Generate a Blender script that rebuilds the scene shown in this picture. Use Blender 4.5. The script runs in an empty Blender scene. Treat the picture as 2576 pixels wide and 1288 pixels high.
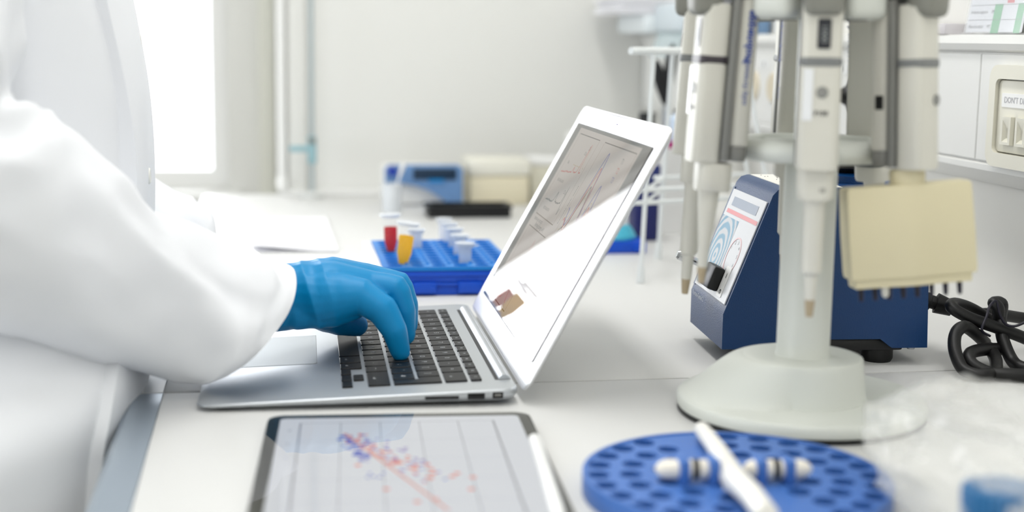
import bpy, bmesh, math, random
from mathutils import Vector, Matrix, noise
PI = math.pi
rnd = random.Random(7)
sc = bpy.context.scene
COL = sc.collection
DESK = 0.90                       # bench height above the floor; build coordinates have z = 0 on the worktop

# ------------------------------------------------------------------ camera
CAM = (0.0495, -0.9762, 0.2621)
YAW, PITCH, ROLL, FPX = 0.1750, 0.1544, -0.0144, 3546.0
def cam_axes():
    cy, sy, cp, sp = math.cos(YAW), math.sin(YAW), math.cos(PITCH), math.sin(PITCH)
    f = Vector((sy*cp, cy*cp, -sp)); r = Vector((cy, -sy, 0)); d = f.cross(r)
    c, s = math.cos(ROLL), math.sin(ROLL)
    return c*r + s*d, -s*r + c*d, f
AR, AD, AF = cam_axes()
cam = bpy.data.cameras.new('camera'); co = bpy.data.objects.new('camera', cam); COL.objects.link(co)
cam.sensor_width = 36; cam.lens = FPX/2576*36
co.matrix_world = Matrix.Translation((CAM[0], CAM[1], CAM[2]+DESK)) @ Matrix((AR, -AD, -AF)).transposed().to_4x4()
cam.dof.use_dof = True; cam.dof.focus_distance = 1.17; cam.dof.aperture_fstop = 3.3
cam.clip_start = 0.02
sc.camera = co
def ray(u, v): return AR*((u-1288)/FPX) + AD*((v-644)/FPX) + AF
def at(u, v, y):
    d = ray(u, v); return Vector(CAM) + d*((y-CAM[1])/d.y)
def atz(u, v, z=0.0):
    d = ray(u, v); return Vector(CAM) + d*((z-CAM[2])/d.z)
def atx(u, v, x):
    d = ray(u, v); return Vector(CAM) + d*((x-CAM[0])/d.x)

# ------------------------------------------------------------------ light
w = bpy.data.worlds.new('sky'); sc.world = w; w.use_nodes = True
w.node_tree.nodes['Background'].inputs[0].default_value = (0.93, 0.96, 1, 1)
w.node_tree.nodes['Background'].inputs[1].default_value = 4.6
sc.view_settings.view_transform = 'Standard'; sc.view_settings.look = 'None'
sc.view_settings.gamma = 1; sc.view_settings.use_curve_mapping = False
sc.view_settings.exposure = -0.68
def area(name, loc, rot, sx, sy, watts, col=(1, 1, 1)):
    l = bpy.data.lights.new(name, 'AREA'); l.shape = 'RECTANGLE'; l.size = sx; l.size_y = sy; l.energy = watts; l.color = col
    o = bpy.data.objects.new(name, l); COL.objects.link(o); o.location = (loc[0], loc[1], loc[2]+DESK); o.rotation_euler = rot
    return o
# daylight in the window of the back wall, daylight in the window band of the left wall, two unseen ceiling lamps added as fill
area('daylight_back_window', (-0.68, 2.10, 0.55), (-PI/2, 0, 0), 1.30, 1.30, 45, (0.97, 0.985, 1))
area('daylight_side_window', (-2.44, -0.15, 0.55), (0, -PI/2, 0), 1.3, 2.6, 36, (0.95, 0.98, 1))
area('ceiling_fill_light', (0.15, 0.35, 1.66), (0, 0, 0), 0.25, 1.3, 20, (1, 0.99, 0.98))
area('ceiling_fill_light', (0.15, -1.35, 1.66), (0, 0, 0), 0.25, 1.3, 14, (1, 0.99, 0.98))

# ------------------------------------------------------------------ materials
def lin(c):
    return tuple(((x/255)/12.92 if x/255 <= 0.04045 else ((x/255+0.055)/1.055)**2.4) for x in c)
MATS = {}
def mat(name, rgb, rough=0.5, metal=0.0, emit=None, estr=1.0, alpha=1.0, trans=0.0, ior=1.45, coat=0.0, grain=0.0, gscale=300, bump=0.0, bscale=200, sss=0.0, sheen=0.0, spec=0.5):
    if name in MATS: return MATS[name]
    m = bpy.data.materials.new(name); m.use_nodes = True; nt = m.node_tree; b = nt.nodes['Principled BSDF']
    c = lin(rgb)+(1,)
    b.inputs['Base Color'].default_value = c; b.inputs['Roughness'].default_value = rough; b.inputs['Metallic'].default_value = metal
    b.inputs['Alpha'].default_value = alpha; b.inputs['Transmission Weight'].default_value = trans; b.inputs['IOR'].default_value = ior
    b.inputs['Coat Weight'].default_value = coat; b.inputs['Sheen Weight'].default_value = sheen
    b.inputs['Specular IOR Level'].default_value = spec
    if sss: b.inputs['Subsurface Weight'].default_value = sss; b.inputs['Subsurface Radius'].default_value = (0.01, 0.01, 0.01)
    if emit: b.inputs['Emission Color'].default_value = lin(emit)+(1,); b.inputs['Emission Strength'].default_value = estr
    if grain or bump:
        tc = nt.nodes.new('ShaderNodeTexCoord'); 
    if grain:
        n = nt.nodes.new('ShaderNodeTexNoise'); n.inputs['Scale'].default_value = gscale; n.inputs['Detail'].default_value = 4
        nt.links.new(tc.outputs['Object'], n.inputs['Vector'])
        r = nt.nodes.new('ShaderNodeMapRange'); r.inputs['To Min'].default_value = 1-grain; r.inputs['To Max'].default_value = 1+grain
        nt.links.new(n.outputs['Fac'], r.inputs['Value'])
        h = nt.nodes.new('ShaderNodeHueSaturation'); h.inputs['Color'].default_value = c
        nt.links.new(r.outputs[0], h.inputs['Value']); nt.links.new(h.outputs[0], b.inputs['Base Color'])
    if bump:
        n = nt.nodes.new('ShaderNodeTexNoise'); n.inputs['Scale'].default_value = bscale; n.inputs['Detail'].default_value = 3
        nt.links.new(tc.outputs['Object'], n.inputs['Vector'])
        k = nt.nodes.new('ShaderNodeBump'); k.inputs['Strength'].default_value = bump; k.inputs['Distance'].default_value = 0.001
        nt.links.new(n.outputs['Fac'], k.inputs['Height']); nt.links.new(k.outputs[0], b.inputs['Normal'])
    MATS[name] = m; return m
def emis(name, rgb, s):
    if name in MATS: return MATS[name]
    m = mat(name, (5, 5, 5), 0.6, emit=rgb, estr=s, spec=0.0); return m
def clear_glass(name, ior=1.5, rough=0.0, tint=(1, 1, 1)):
    m = bpy.data.materials.new(name); m.use_nodes = True; nt = m.node_tree; nt.nodes.clear()
    o = nt.nodes.new('ShaderNodeOutputMaterial'); mx = nt.nodes.new('ShaderNodeMixShader'); t = nt.nodes.new('ShaderNodeBsdfTransparent')
    g = nt.nodes.new('ShaderNodeBsdfGlossy'); f = nt.nodes.new('ShaderNodeFresnel'); f.inputs['IOR'].default_value = ior
    g.inputs['Roughness'].default_value = rough; t.inputs['Color'].default_value = tint+(1,)
    nt.links.new(f.outputs[0], mx.inputs[0]); nt.links.new(t.outputs[0], mx.inputs[1]); nt.links.new(g.outputs[0], mx.inputs[2]); nt.links.new(mx.outputs[0], o.inputs[0])
    return m
M_WALL = mat('wall paint', (226, 226, 222), 0.85, bump=0.05, bscale=90)
M_WALLR = mat('wall paint warm', (236, 235, 230), 0.8, bump=0.05, bscale=90)
M_DESK = mat('worktop laminate', (219, 219, 217), 0.45, spec=0.35, grain=0.02, gscale=900)
M_FLOOR = mat('floor vinyl', (186, 182, 172), 0.5, grain=0.05, gscale=40)
M_WHITE = mat('white plastic', (238, 238, 236), 0.35)
M_COAT = mat('white cotton', (233, 235, 239), 0.9, sheen=0.15, bump=0.12, bscale=1500)
M_GLOVE = mat('blue nitrile', (0, 136, 196), 0.42, spec=0.35, bump=0.10, bscale=900)
M_ALU = mat('aluminium', (188, 192, 196), 0.42, metal=0.85, bump=0.02, bscale=3000)
M_ALUL = mat('light aluminium lid', (232, 233, 235), 0.28, metal=0.55)
M_BLACK = mat('black plastic', (12, 13, 15), 0.4)
M_KEY = mat('key plastic', (12, 13, 15), 0.42, spec=0.3)
M_RUB = mat('black rubber', (14, 14, 15), 0.45, bump=0.05, bscale=600)
M_BEIGE = mat('pipette shell', (212, 210, 200), 0.4)
M_GREYP = mat('pipette grey trim', (128, 128, 124), 0.45)
M_STAND = mat('stand plastic', (218, 221, 214), 0.42)
M_CREAM = mat('cream plastic', (214, 205, 172), 0.5)
M_NAVY = mat('blue enamel', (0, 54, 104), 0.38, bump=0.35, bscale=900)
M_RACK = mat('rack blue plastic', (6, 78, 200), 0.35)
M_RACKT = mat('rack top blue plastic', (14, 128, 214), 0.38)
M_DISC = mat('float blue plastic', (66, 112, 186), 0.42)
M_GLASS = clear_glass('clear glass'); M_SCREEN = clear_glass('screen glass', 2.4)

# ------------------------------------------------------------------ mesh helpers
def obj(name, data, m=None, parent=None, loc=None, rot=None, smooth=35):
    if isinstance(data, bmesh.types.BMesh):
        me = bpy.data.meshes.new(name); bmesh.ops.recalc_face_normals(data, faces=data.faces); data.to_mesh(me); data.free()
    else: me = data
    if m and not me.materials: me.materials.append(m)
    if smooth and me.polygons:
        me.shade_smooth(); me.set_sharp_from_angle(angle=math.radians(smooth))
    o = bpy.data.objects.new(name, me); COL.objects.link(o)
    if parent: o.parent = parent
    if loc is not None: o.location = loc
    if rot is not None: o.rotation_euler = rot
    return o
def inst(src, name, parent, loc=None, rot=None, scale=None):
    o = bpy.data.objects.new(name, src.data); COL.objects.link(o); o.parent = parent
    if loc is not None: o.location = loc
    if rot is not None: o.rotation_euler = rot
    if scale is not None: o.scale = scale
    return o
def tag(o, label, cat, group=None, kind=None):
    o['label'] = label; o['category'] = cat
    if group: o['group'] = group
    if kind: o['kind'] = kind
    return o
def thing(name, label, cat, loc=(0, 0, 0), rotz=0, group=None):
    o = bpy.data.objects.new(name, None); COL.objects.link(o); o.empty_display_size = 0.02
    o.location = loc; o.rotation_euler = (0, 0, rotz)
    return tag(o, label, cat, group)
def struct(o): o['kind'] = 'structure'; return o
def xf(bm, M): bmesh.ops.transform(bm, matrix=M, verts=bm.verts); return bm
def mv(bm, x, y, z): return xf(bm, Matrix.Translation((x, y, z)))
def rt(bm, ang, ax): return xf(bm, Matrix.Rotation(ang, 4, ax))
def join(*bms):
    a = bmesh.new()
    for b in bms:
        me = bpy.data.meshes.new('t'); b.to_mesh(me); a.from_mesh(me); bpy.data.meshes.remove(me); b.free()
    return a
def rbox(sx, sy, sz, r=0.0, seg=2, c=(0, 0, 0)):
    bm = bmesh.new(); bmesh.ops.create_cube(bm, size=1)
    bmesh.ops.scale(bm, vec=(sx, sy, sz), verts=bm.verts)
    if r: bmesh.ops.bevel(bm, geom=list(bm.edges), offset=min(r, 0.49*min(sx, sy, sz)), segments=seg, profile=0.5, affect='EDGES')
    return mv(bm, *c)
def bx(x0, x1, y0, y1, z0, z1, r=0.0, seg=2):
    return rbox(abs(x1-x0), abs(y1-y0), abs(z1-z0), r, seg, ((x0+x1)/2, (y0+y1)/2, (z0+z1)/2))
def loft(rings, cap0=True, cap1=True, closed=True):
    bm = bmesh.new(); vs = [[bm.verts.new(p) for p in r] for r in rings]
    n = len(rings[0])
    for a, b in zip(vs, vs[1:]):
        for i in range(n if closed else n-1):
            j = (i+1) % n
            bm.faces.new((a[i], a[j], b[j], b[i]))
    if cap0: bm.faces.new(vs[0][::-1])
    if cap1: bm.faces.new(vs[-1])
    return bm
def lathe(prof, seg=32, sx=1, sy=1):
    rings = [[(max(r, 1e-5)*math.cos(2*PI*i/seg)*sx, max(r, 1e-5)*math.sin(2*PI*i/seg)*sy, z) for i in range(seg)] for r, z in prof]
    return loft(rings)
def smooth_path(pts, k=6, closed=False):
    P = [Vector(p) for p in pts]; out = []
    n = len(P)
    for i in range(n if closed else n-1):
        a = P[(i-1) % n] if closed or i else P[0]; b = P[i]; c = P[(i+1) % n]; d = P[(i+2) % n] if closed or i+2 < n else P[-1]
        for s in range(k):
            t = s/k
            out.append(0.5*((2*b)+(c-a)*t+(2*a-5*b+4*c-d)*t*t+(3*b-a-3*c+d)*t**3))
    if not closed: out.append(P[-1])
    return out
def tube(pts, rad, seg=10, closed=False):
    P = [Vector(p) for p in pts]; n = len(P); rings = []
    up = None
    for i, p in enumerate(P):
        a = P[i-1] if i or closed else P[0]; b = P[(i+1) % n] if i < n-1 or closed else P[-1]
        t = (b-a).normalized()
        if up is None: up = t.orthogonal().normalized()
        up = (up - t*up.dot(t)).normalized(); s = t.cross(up)
        r = rad[i] if isinstance(rad, (list, tuple)) else rad
        rings.append([p + up*(r*math.cos(2*PI*k/seg)) + s*(r*math.sin(2*PI*k/seg)) for k in range(seg)])
    if closed: rings.append(rings[0]); return loft(rings, False, False)
    return loft(rings)
def rrect(w_, h_, r, n=6):
    out = []
    for cx, cy, a0 in ((w_/2-r, h_/2-r, 0), (-w_/2+r, h_/2-r, PI/2), (-w_/2+r, -h_/2+r, PI), (w_/2-r, -h_/2+r, 3*PI/2)):
        for i in range(n+1):
            a = a0+PI/2*i/n; out.append((cx+r*math.cos(a), cy+r*math.sin(a)))
    return out
def prism(poly, z0, z1, bev=0.0, seg=2):
    bm = bmesh.new(); v = [bm.verts.new((x, y, z0)) for x, y in poly]
    f = bm.faces.new(v); r = bmesh.ops.extrude_face_region(bm, geom=[f])
    nv = [e for e in r['geom'] if isinstance(e, bmesh.types.BMVert)]
    for q in nv: q.co.z = z1
    if bev:
        bm.edges.ensure_lookup_table()
        es = [e for e in bm.edges if abs(e.verts[0].co.z-e.verts[1].co.z) < 1e-7]
        bmesh.ops.bevel(bm, geom=es, offset=bev, segments=seg, profile=0.5, affect='EDGES')
    return bm
def plate_holes(outer, holes, z0, z1):
    bm = bmesh.new(); es = []
    def ring(p, z):
        v = [bm.verts.new((x, y, z)) for x, y in p]
        return v, [bm.edges.new((v[i], v[(i+1) % len(v)])) for i in range(len(v))]
    for z in (z1, z0):
        rs = [ring(p, z) for p in [outer]+holes]
        ed = [e for _, q in rs for e in q]
        bmesh.ops.triangle_fill(bm, use_beauty=True, use_dissolve=False, edges=ed)
        if z == z1: top = [v for v, _ in rs]
        else: bot = [v for v, _ in rs]
    for a, b in zip(top, bot):
        n = len(a)
        for i in range(n): bm.faces.new((a[i], a[(i+1) % n], b[(i+1) % n], b[i]))
    return bm
def circ(cx, cy, r, n=14): return [(cx+r*math.cos(2*PI*i/n), cy+r*math.sin(2*PI*i/n)) for i in range(n)]
def text_mesh(s, size, ext=0.0, align='CENTER', bold=0.0):
    cu = bpy.data.curves.new('t', 'FONT'); cu.body = s; cu.size = size; cu.extrude = ext; cu.align_x = align; cu.align_y = 'CENTER'; cu.offset = bold
    cu.resolution_u = 2
    o = bpy.data.objects.new('t', cu)
    me = bpy.data.meshes.new_from_object(o); bpy.data.objects.remove(o); bpy.data.curves.remove(cu)
    return me
def text_bm(s, size, **k):
    me = text_mesh(s, size, **k); bm = bmesh.new(); bm.from_mesh(me); bpy.data.meshes.remove(me); return bm
def frame(o, x, y):                 # 4x4 with local x along x, y along y
    x = Vector(x).normalized(); z = x.cross(Vector(y)).normalized(); y2 = z.cross(x)
    M = Matrix((x, y2, z)).transposed().to_4x4(); M.translation = Vector(o); return M
def ribbon(pts, wd, z=0.0):         # flat printed line in the local xy plane
    bm = bmesh.new(); n = len(pts); L = []; 
    for i in range(n):
        a = Vector(pts[max(i-1, 0)]); b = Vector(pts[min(i+1, n-1)]); d = b-a
        d = d.normalized() if d.length else Vector((1, 0)); q = Vector((-d.y, d.x))*wd/2; p = Vector(pts[i])
        L.append((bm.verts.new((p.x+q.x, p.y+q.y, z)), bm.verts.new((p.x-q.x, p.y-q.y, z))))
    for a, b in zip(L, L[1:]): bm.faces.new((a[0], a[1], b[1], b[0]))
    return bm
def rect(x0, x1, y0, y1, z=0.0):
    bm = bmesh.new(); bm.faces.new([bm.verts.new(p) for p in ((x0, y0, z), (x1, y0, z), (x1, y1, z), (x0, y1, z))]); return bm
def outline(x0, x1, y0, y1, wd, z=0.0):
    return join(*[ribbon(p, wd, z) for p in (((x0, y0), (x1, y0)), ((x1, y0), (x1, y1)), ((x1, y1), (x0, y1)), ((x0, y1), (x0, y0)))])

# ------------------------------------------------------------------ room shell
XR, YB, YW, XL, YF, ZF, ZC = 0.715, 1.37, 1.88, -2.4, -2.4, -0.90, 1.70
struct(obj('floor', bx(XL, XR, YF, YW, ZF-0.1, ZF), M_FLOOR))
struct(obj('ceiling', bx(XL, XR, YF, YW, ZC, ZC+0.1), M_WALL))
struct(obj('wall_right', bx(XR, XR+0.15, YF, YW+0.15, ZF, ZC), M_WALLR))
struct(obj('wall_front', bx(XL, XR, YF-0.15, YF, ZF, ZC), M_WALL))
WX0, WX1, WZ0, WZ1 = -1.34, -0.021, -0.050, 1.25       # opening of the back window
def wall_with_opening(name, ax, p0, p1, u0, u1, ou0, ou1, oz0, oz1, m):
    parts = []
    for a0, a1, z0, z1 in ((u0, ou0, ZF, ZC), (ou1, u1, ZF, ZC), (ou0, ou1, ZF, oz0), (ou0, ou1, oz1, ZC)):
        parts.append(bx(a0, a1, p0, p1, z0, z1) if ax == 'y' else bx(p0, p1, a0, a1, z0, z1))
    return struct(obj(name, join(*parts), m))
wall_with_opening('wall_back', 'y', YW, YW+0.15, XL, XR, WX0, WX1, WZ0, WZ1, M_WALL)
wall_with_opening('wall_left', 'x', XL-0.15, XL, YF, YW+0.15, -1.45, 1.15, -0.1, 1.2, M_WALL)
def window(name, ax, p, a0, a1, z0, z1, nm):
    W = bpy.data.objects.new(name, None); COL.objects.link(W); struct(W)
    t = 0.035
    def b(x0, x1, zz0, zz1, d=0.03):
        return bx(x0, x1, p, p+d, zz0, zz1, 0.004) if ax == 'y' else bx(p-d, p, x0, x1, zz0, zz1, 0.004)
    pl = plate_holes([(a0, z0), (a1, z0), (a1, z1), (a0, z1)], [[(a0+t, z0+t), (a1-t, z0+t), (a1-t, z1-t), (a0+t, z1-t)]], 0, 0.03)
    xf(pl, Matrix(((1, 0, 0, 0), (0, 0, 1, p), (0, 1, 0, 0), (0, 0, 0, 1))) if ax == 'y' else Matrix(((0, 0, -1, p), (1, 0, 0, 0), (0, 1, 0, 0), (0, 0, 0, 1))))
    obj('window_frame', pl, M_WHITE, W)
    for i in range(1, nm):
        x = a0+(a1-a0)*i/nm; obj('mullion', b(x-0.02, x+0.02, z0+t, z1-t), M_WHITE, W)
    for i in range(nm):
        x0 = a0+(a1-a0)*i/nm; x1 = a0+(a1-a0)*(i+1)/nm
        obj('pane', bx(x0+0.01, x1-0.01, p+0.012, p+0.016, z0+0.02, z1-0.02) if ax == 'y' else bx(p-0.016, p-0.012, x0+0.01, x1-0.01, z0+0.02, z1-0.02), M_GLASS, W)
    return W
struct(obj('wall_partition', bx(0.0745, XR-0.0005, YB, YW-0.0005, ZF, ZC, 0.003), M_WALL))
window('window_1', 'y', YW+0.08, WX0, WX1, WZ0, WZ1, 2)
window('window_2', 'x', XL-0.06, -1.45, 1.15, -0.1, 1.2, 3)
struct(obj('trim_1', bx(WX0-0.03, WX1+0.02, YW-0.035, YW+0.08, WZ0-0.022, WZ0, 0.004), M_WHITE))        # window sill
struct(obj('trim_2', bx(0.040, 0.0735, YW-0.03, YW, -0.9, ZC, 0.004), mat('trim beige', (226, 226, 216), 0.7)))  # pilaster beside the window
struct(obj('trim_3', bx(0.088, 0.118, YB-0.010, YB, -0.9, ZC, 0.003), M_WALL))
pp = tag(obj('lit_edge_strip', lathe([(0.007, 0.0), (0.007, 0.001), (0.007, 1.65)], 16), M_WHITE, loc=(0.0780, YB-0.0085, 0.02)), 'window-lit partition edge drawn as a white vertical pipe on wall beside the window', 'strip')  # stands in for window light on the partition edge
obj('lit_edge_foot', lathe([(0.009, -0.012), (0.010, -0.004), (0.010, 0.004), (0.0075, 0.010)], 16), M_WHITE, pp)  # rounded lower end of the drawn lit edge
for y in (0.35, -1.35):  # housings of the unseen ceiling lamps added as fill
    L = tag(obj('ceiling_fill_housing', bx(0.0, 0.30, y-0.68, y+0.68, 1.672, 1.70, 0.006), M_WHITE), 'added unseen fill luminaire, long and white, on the ceiling over the %s' % ('bench' if y > 0 else 'aisle'), 'luminaire')

# ------------------------------------------------------------------ lab bench
XE = -0.026
bench = thing('lab_bench', 'long white laboratory bench along the right wall', 'bench', (0, 0, -0.9))
def b_(name, bm, m): return obj(name, mv(bm, 0, 0, 0.9), m, bench)
b_('worktop', bx(XE, XR-0.001, -0.95, 0.0588, -0.03, 0.0, 0.0012), M_DESK)
b_('worktop', bx(XE, XR-0.001, 0.0612, YB-0.001, -0.03, 0.0, 0.0012), M_DESK)
b_('joint_strip', bx(XE, XR-0.002, 0.0586, 0.0614, -0.028, -0.0016), mat('joint filler', (120, 108, 96), 0.7))
M_EDGE = mat('edge profile', (170, 182, 194), 0.3, metal=0.5)
for y0, y1 in ((-0.95, 0.0585), (0.0615, YB-0.002)):
    prof = [(-0.052, -0.032), (-0.052, -0.006), (-0.047, -0.001), (-0.040, -0.0002), (XE-0.0002, -0.0002), (XE-0.0002, -0.032)]
    bm = loft([[(x, y0, z) for x, z in prof], [(x, y1, z) for x, z in prof]])
    b_('edge_profile', bm, M_EDGE if y0 < 0 else mat('edge profile white', (232, 234, 236), 0.3))
struct(obj('trim_4', bx(0.080, XR-0.002, YB-0.0295, YB-0.001, 0.0002, 0.007, 0.002), M_WHITE))
for y0, y1 in ((-0.93, -0.35), (-0.34, 0.24), (0.25, 0.79), (0.80, 1.33)):
    c = b_('base_cabinet', bx(0.30, XR-0.003, y0, y1, -0.82, -0.031, 0.002), M_WHITE)
    d = obj('cabinet_door', mv(bx(0.281, 0.299, y0+0.004, y1-0.004, -0.80, -0.04, 0.002), 0, 0, 0.9), M_WHITE, c)
b_('plinth', bx(0.34, XR-0.003, -0.93, 1.33, -0.9, -0.82), M_GREYP)
for y in (-0.90, 0.06, 1.30):
    b_('bench_leg', bx(0.02, 0.06, y-0.02, y+0.02, -0.9, -0.03, 0.003), M_ALU)

# ------------------------------------------------------------------ wall trunking on the right wall
tr = thing('wall_trunking', 'white dado trunking running along the right wall above the bench', 'trunking', (0, 0, 0))
XT = 0.688
prof = [(XR-0.001, 0.134), (XR-0.012, 0.136), (XT+0.004, 0.143), (XT-0.004, 0.150), (XT-0.004, 0.155), (XT, 0.157), (XT, 0.254), (XT-0.006, 0.2565), (XT-0.008, 0.262), (XT-0.006, 0.2685), (XT, 0.270), (XR-0.001, 0.270)]
M_TR = mat('trunking plastic', (228, 228, 225), 0.4)
obj('trunking_body', loft([[(x, -0.93, z) for x, z in prof], [(x, YB-0.003, z) for x, z in prof]]), M_TR, tr)
ys = [-0.93, -0.25, 0.212, 0.60, 0.99, YB-0.004]
for a, b in zip(ys, ys[1:]):
    obj('cover_panel', bx(XT-0.0025, XT+0.002, a+0.0006, b-0.0006, 0.158, 0.2532, 0.0008, 1), M_TR, tr)
M_OFF = mat('socket cream', (226, 223, 208), 0.4)
def data_socket(y, label):
    s = thing('data_socket', label, 'socket', (XT-0.0025, y, 0.200))
    def yz(bm): return xf(bm, Matrix(((0, 0, -1, 0), (-1, 0, 0, 0), (0, 1, 0, 0), (0, 0, 0, 1))))   # local xy -> wall plane, z outwards
    out = rrect(0.088, 0.088, 0.012); inn = rrect(0.066, 0.064, 0.006)
    obj('surround', yz(plate_holes(out, [inn], 0, 0.008)), M_OFF, s)
    obj('insert', yz(prism(rrect(0.064, 0.062, 0.005), 0.0005, 0.005, 0.0008)), M_OFF, s)
    obj('label_window', yz(prism(rrect(0.05, 0.012, 0.001, 2), 0.005, 0.0056)), M_WHITE, s)
    t = text_bm("DON'T DISC", 0.0075); obj('label_text', yz(mv(t, 0, 0, 0.0058)), mat('faint grey print', (196, 196, 200), 0.7), s)
    for k, x in enumerate((-0.011, 0.013)):
        w_, h_, z1 = 0.009, 0.013, 0.005
        r0 = [(x-w_, -0.024), (x+w_, -0.024), (x+w_, 0.000), (x-w_, 0.000)]
        fr = [[(q[0], q[1], 0.0052) for q in r0], [(q[0]*0.9+x*0.1, q[1], 0.0085) for q in r0], [(x+(q[0]-x)*0.55, -0.012+(q[1]+0.012)*0.8, 0.0085) for q in r0], [(x+(q[0]-x)*0.3, -0.016+(q[1]+0.016)*0.3, 0.0056) for q in r0]]
        obj('port_shutter', yz(loft(fr)), M_OFF, s)
    obj('surround_label_mark', yz(prism(circ(0, 0.024, 0.004), 0.005, 0.0057)), M_OFF, s)
    # label row sits above the ports
    return s
ds = data_socket(0.136, 'square cream data socket on the trunking at the right frame edge')
for ch in ds.children:
    if ch.name.startswith(('label_', 'surround_label')): ch.location.z += 0.014
for y in (0.807, 0.735):
    o = obj('blank_cover', xf(lathe([(0.0, 0.004), (0.017, 0.004), (0.019, 0.002), (0.019, 0.0)], 28), Matrix(((0, 0, -1, 0), (-1, 0, 0, 0), (0, 1, 0, 0), (0, 0, 0, 1)))), mat('beige cover', (214, 204, 182), 0.5), loc=(XT-0.0025, y, 0.203))
    tag(o, 'round beige blanking cover on the trunking, %s' % ('the far one' if y > 0.77 else 'the one nearer the gas tap'), 'cover')
for y, z in ((0.522, 0.232), (0.775, 0.232)):
    o = tag(obj('trunking_tag', bx(XT-0.0034, XT-0.0025, y-0.018, y+0.018, z-0.006, z+0.006, 0.0003, 1), mat('tag white', (230, 231, 230), 0.6)), 'small white inventory tag stuck on the trunking %s' % ('above the black tap knob' if y < 0.6 else 'above the beige covers'), 'tag')
    obj('tag_print', bx(XT-0.0036, XT-0.0034, y-0.004, y, z-0.003, z+0.003), M_GREYP, o)
kn = thing('tap_knob', 'black flared tap knob sticking out of the trunking', 'knob', (XT-0.0025, 0.475, 0.204))
RX = Matrix.Rotation(-PI/2, 4, 'Y')
obj('knob_stem', xf(lathe([(0.0078, 0.015), (0.0078, 0.034), (0.006, 0.036), (0, 0.036)], 20), RX), M_BLACK, kn)
obj('knob_grip', xf(lathe([(0.019, 0.0), (0.0215, 0.003), (0.0205, 0.0065), (0.014, 0.011), (0.010, 0.015), (0.0085, 0.020), (0.0, 0.020)], 28), RX), M_BLACK, kn)

# ------------------------------------------------------------------ laptop
lap = thing('laptop', 'open slim silver laptop with black keys in the middle of the bench', 'laptop', (0, 0, 0), -0.029)
LD, LW = 0.2275, 0.325
def ztop(x): return 0.0048 + 0.0078*x/LD
def zbot(x): return 0.0018 + 0.0006*x/LD
poly = [(x+LD/2, y+LW/2) for x, y in rrect(LD, LW, 0.011, 8)]
rings = []
cx, cy = LD/2, LW/2
def sc_poly(k): return [(cx+(x-cx)*(1-k/(LD/2)), cy+(y-cy)*(1-k/(LW/2))) for x, y in poly]
levels = [(0.016, 0.0), (0.006, 0.0), (0.0022, 0.16), (0.0004, 0.42), (0.0, 0.62), (0.0002, 0.88), (0.0010, 1.0)]
for ins, f in levels:
    rings.append([(x, y, zbot(x)+(ztop(x)-zbot(x))*f) for x, y in sc_poly(ins)])
obj('base', loft(rings), M_ALU, lap)
SLOPE = math.atan(0.0078/LD)
for x in (0.02, LD-0.03):
    for y in (0.025, LW-0.025):
        obj('rubber_foot', lathe([(0.008, 0), (0.009, 0.0008), (0.008, 0.0026)], 16), M_RUB, lap, (x, y, 0))
M_PORT = mat('port cavity', (22, 22, 24), 0.5)
for nm, x0, x1, h in (('card_slot', 0.1600, 0.1843, 0.0024), ('usb_port', 0.1905, 0.2030, 0.0046), ('display_port', 0.2085, 0.2162, 0.0046)):
    zc = (zbot(x0)+ztop(x0))/2+0.0006
    o = obj(nm, bx(x0, x1, -0.0004, 0.003, zc-h/2, zc+h/2, 0.0004, 1), M_PORT, lap)
    if nm == 'usb_port': obj('port_tongue', bx(x0+0.001, x1-0.001, -0.0006, 0.002, zc+0.0002, zc+0.0014), M_KEY, o)
    if nm == 'display_port': obj('port_tongue', bx(x0+0.0016, x1-0.0016, -0.0006, 0.002, zc-0.0004, zc+0.001), M_GREYP, o)
# keyboard well
KB, KW, U, RP = 0.2055, 0.273, 0.273/14.5, 0.0188
K0 = (LW-KW)/2
def on_top(bm): return xf(bm, Matrix.Translation((0, 0, 0.0048)) @ Matrix.Rotation(-SLOPE, 4, 'Y'))
def outline_poly(x0, x1, y0, y1, r): return [(x+(x0+x1)/2, y+(y0+y1)/2) for x, y in rrect(x1-x0, y1-y0, r, 5)]
TX0, TX1, TY0, TY1 = 0.008, 0.0845, 0.110, 0.215
o = obj('trackpad', on_top(prism(outline_poly(TX0, TX1, TY0, TY1, 0.004), 0.00005, 0.00025)), mat('trackpad aluminium', (182, 187, 191), 0.46, metal=0.7), lap)
obj('trackpad_gap', on_top(join(*[ribbon(p, 0.0005, 0.0002) for p in (((TX0, TY0), (TX1, TY0)), ((TX1, TY0), (TX1, TY1)), ((TX1, TY1), (TX0, TY1)))])), M_GREYP, lap)
# keys: rows from the front (space bar) to the back (function row); each entry is width in key units, counted from the user's left = far side
rows = [
 (0, 1, [(1, 'fn'), (1, 'ctrl'), (1, 'alt'), (1.25, 'cmd'), (5, ''), (1.25, 'cmd'), (1, 'alt'), (3, None)]),
 (1, 1, [(1.25, 'shift')]+[(1, c) for c in '<ZXCVBNM,.-']+[(2.25, 'shift')]),
 (2, 1, [(1.75, 'caps')]+[(1, c) for c in "ASDFGHJKL;'#"]+[(0.75, None)]),
 (3, 1, [(1.5, 'tab')]+[(1, c) for c in 'QWERTYUIOP[]']+[(1, None)]),
 (4, 1, [(1, c) for c in '^1234567890-=']+[(1.5, 'del')]),
 (5, .56, [(14.5/14, c) for c in ('esc', 'F1', 'F2', 'F3', 'F4', 'F5', 'F6', 'F7', 'F8', 'F9', 'F10', 'F11', 'F12', 'O')]),
]
KX0 = KB-(5*RP+0.56*RP)
GAP = 0.0026
key_mesh = {}
legends = []
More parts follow.
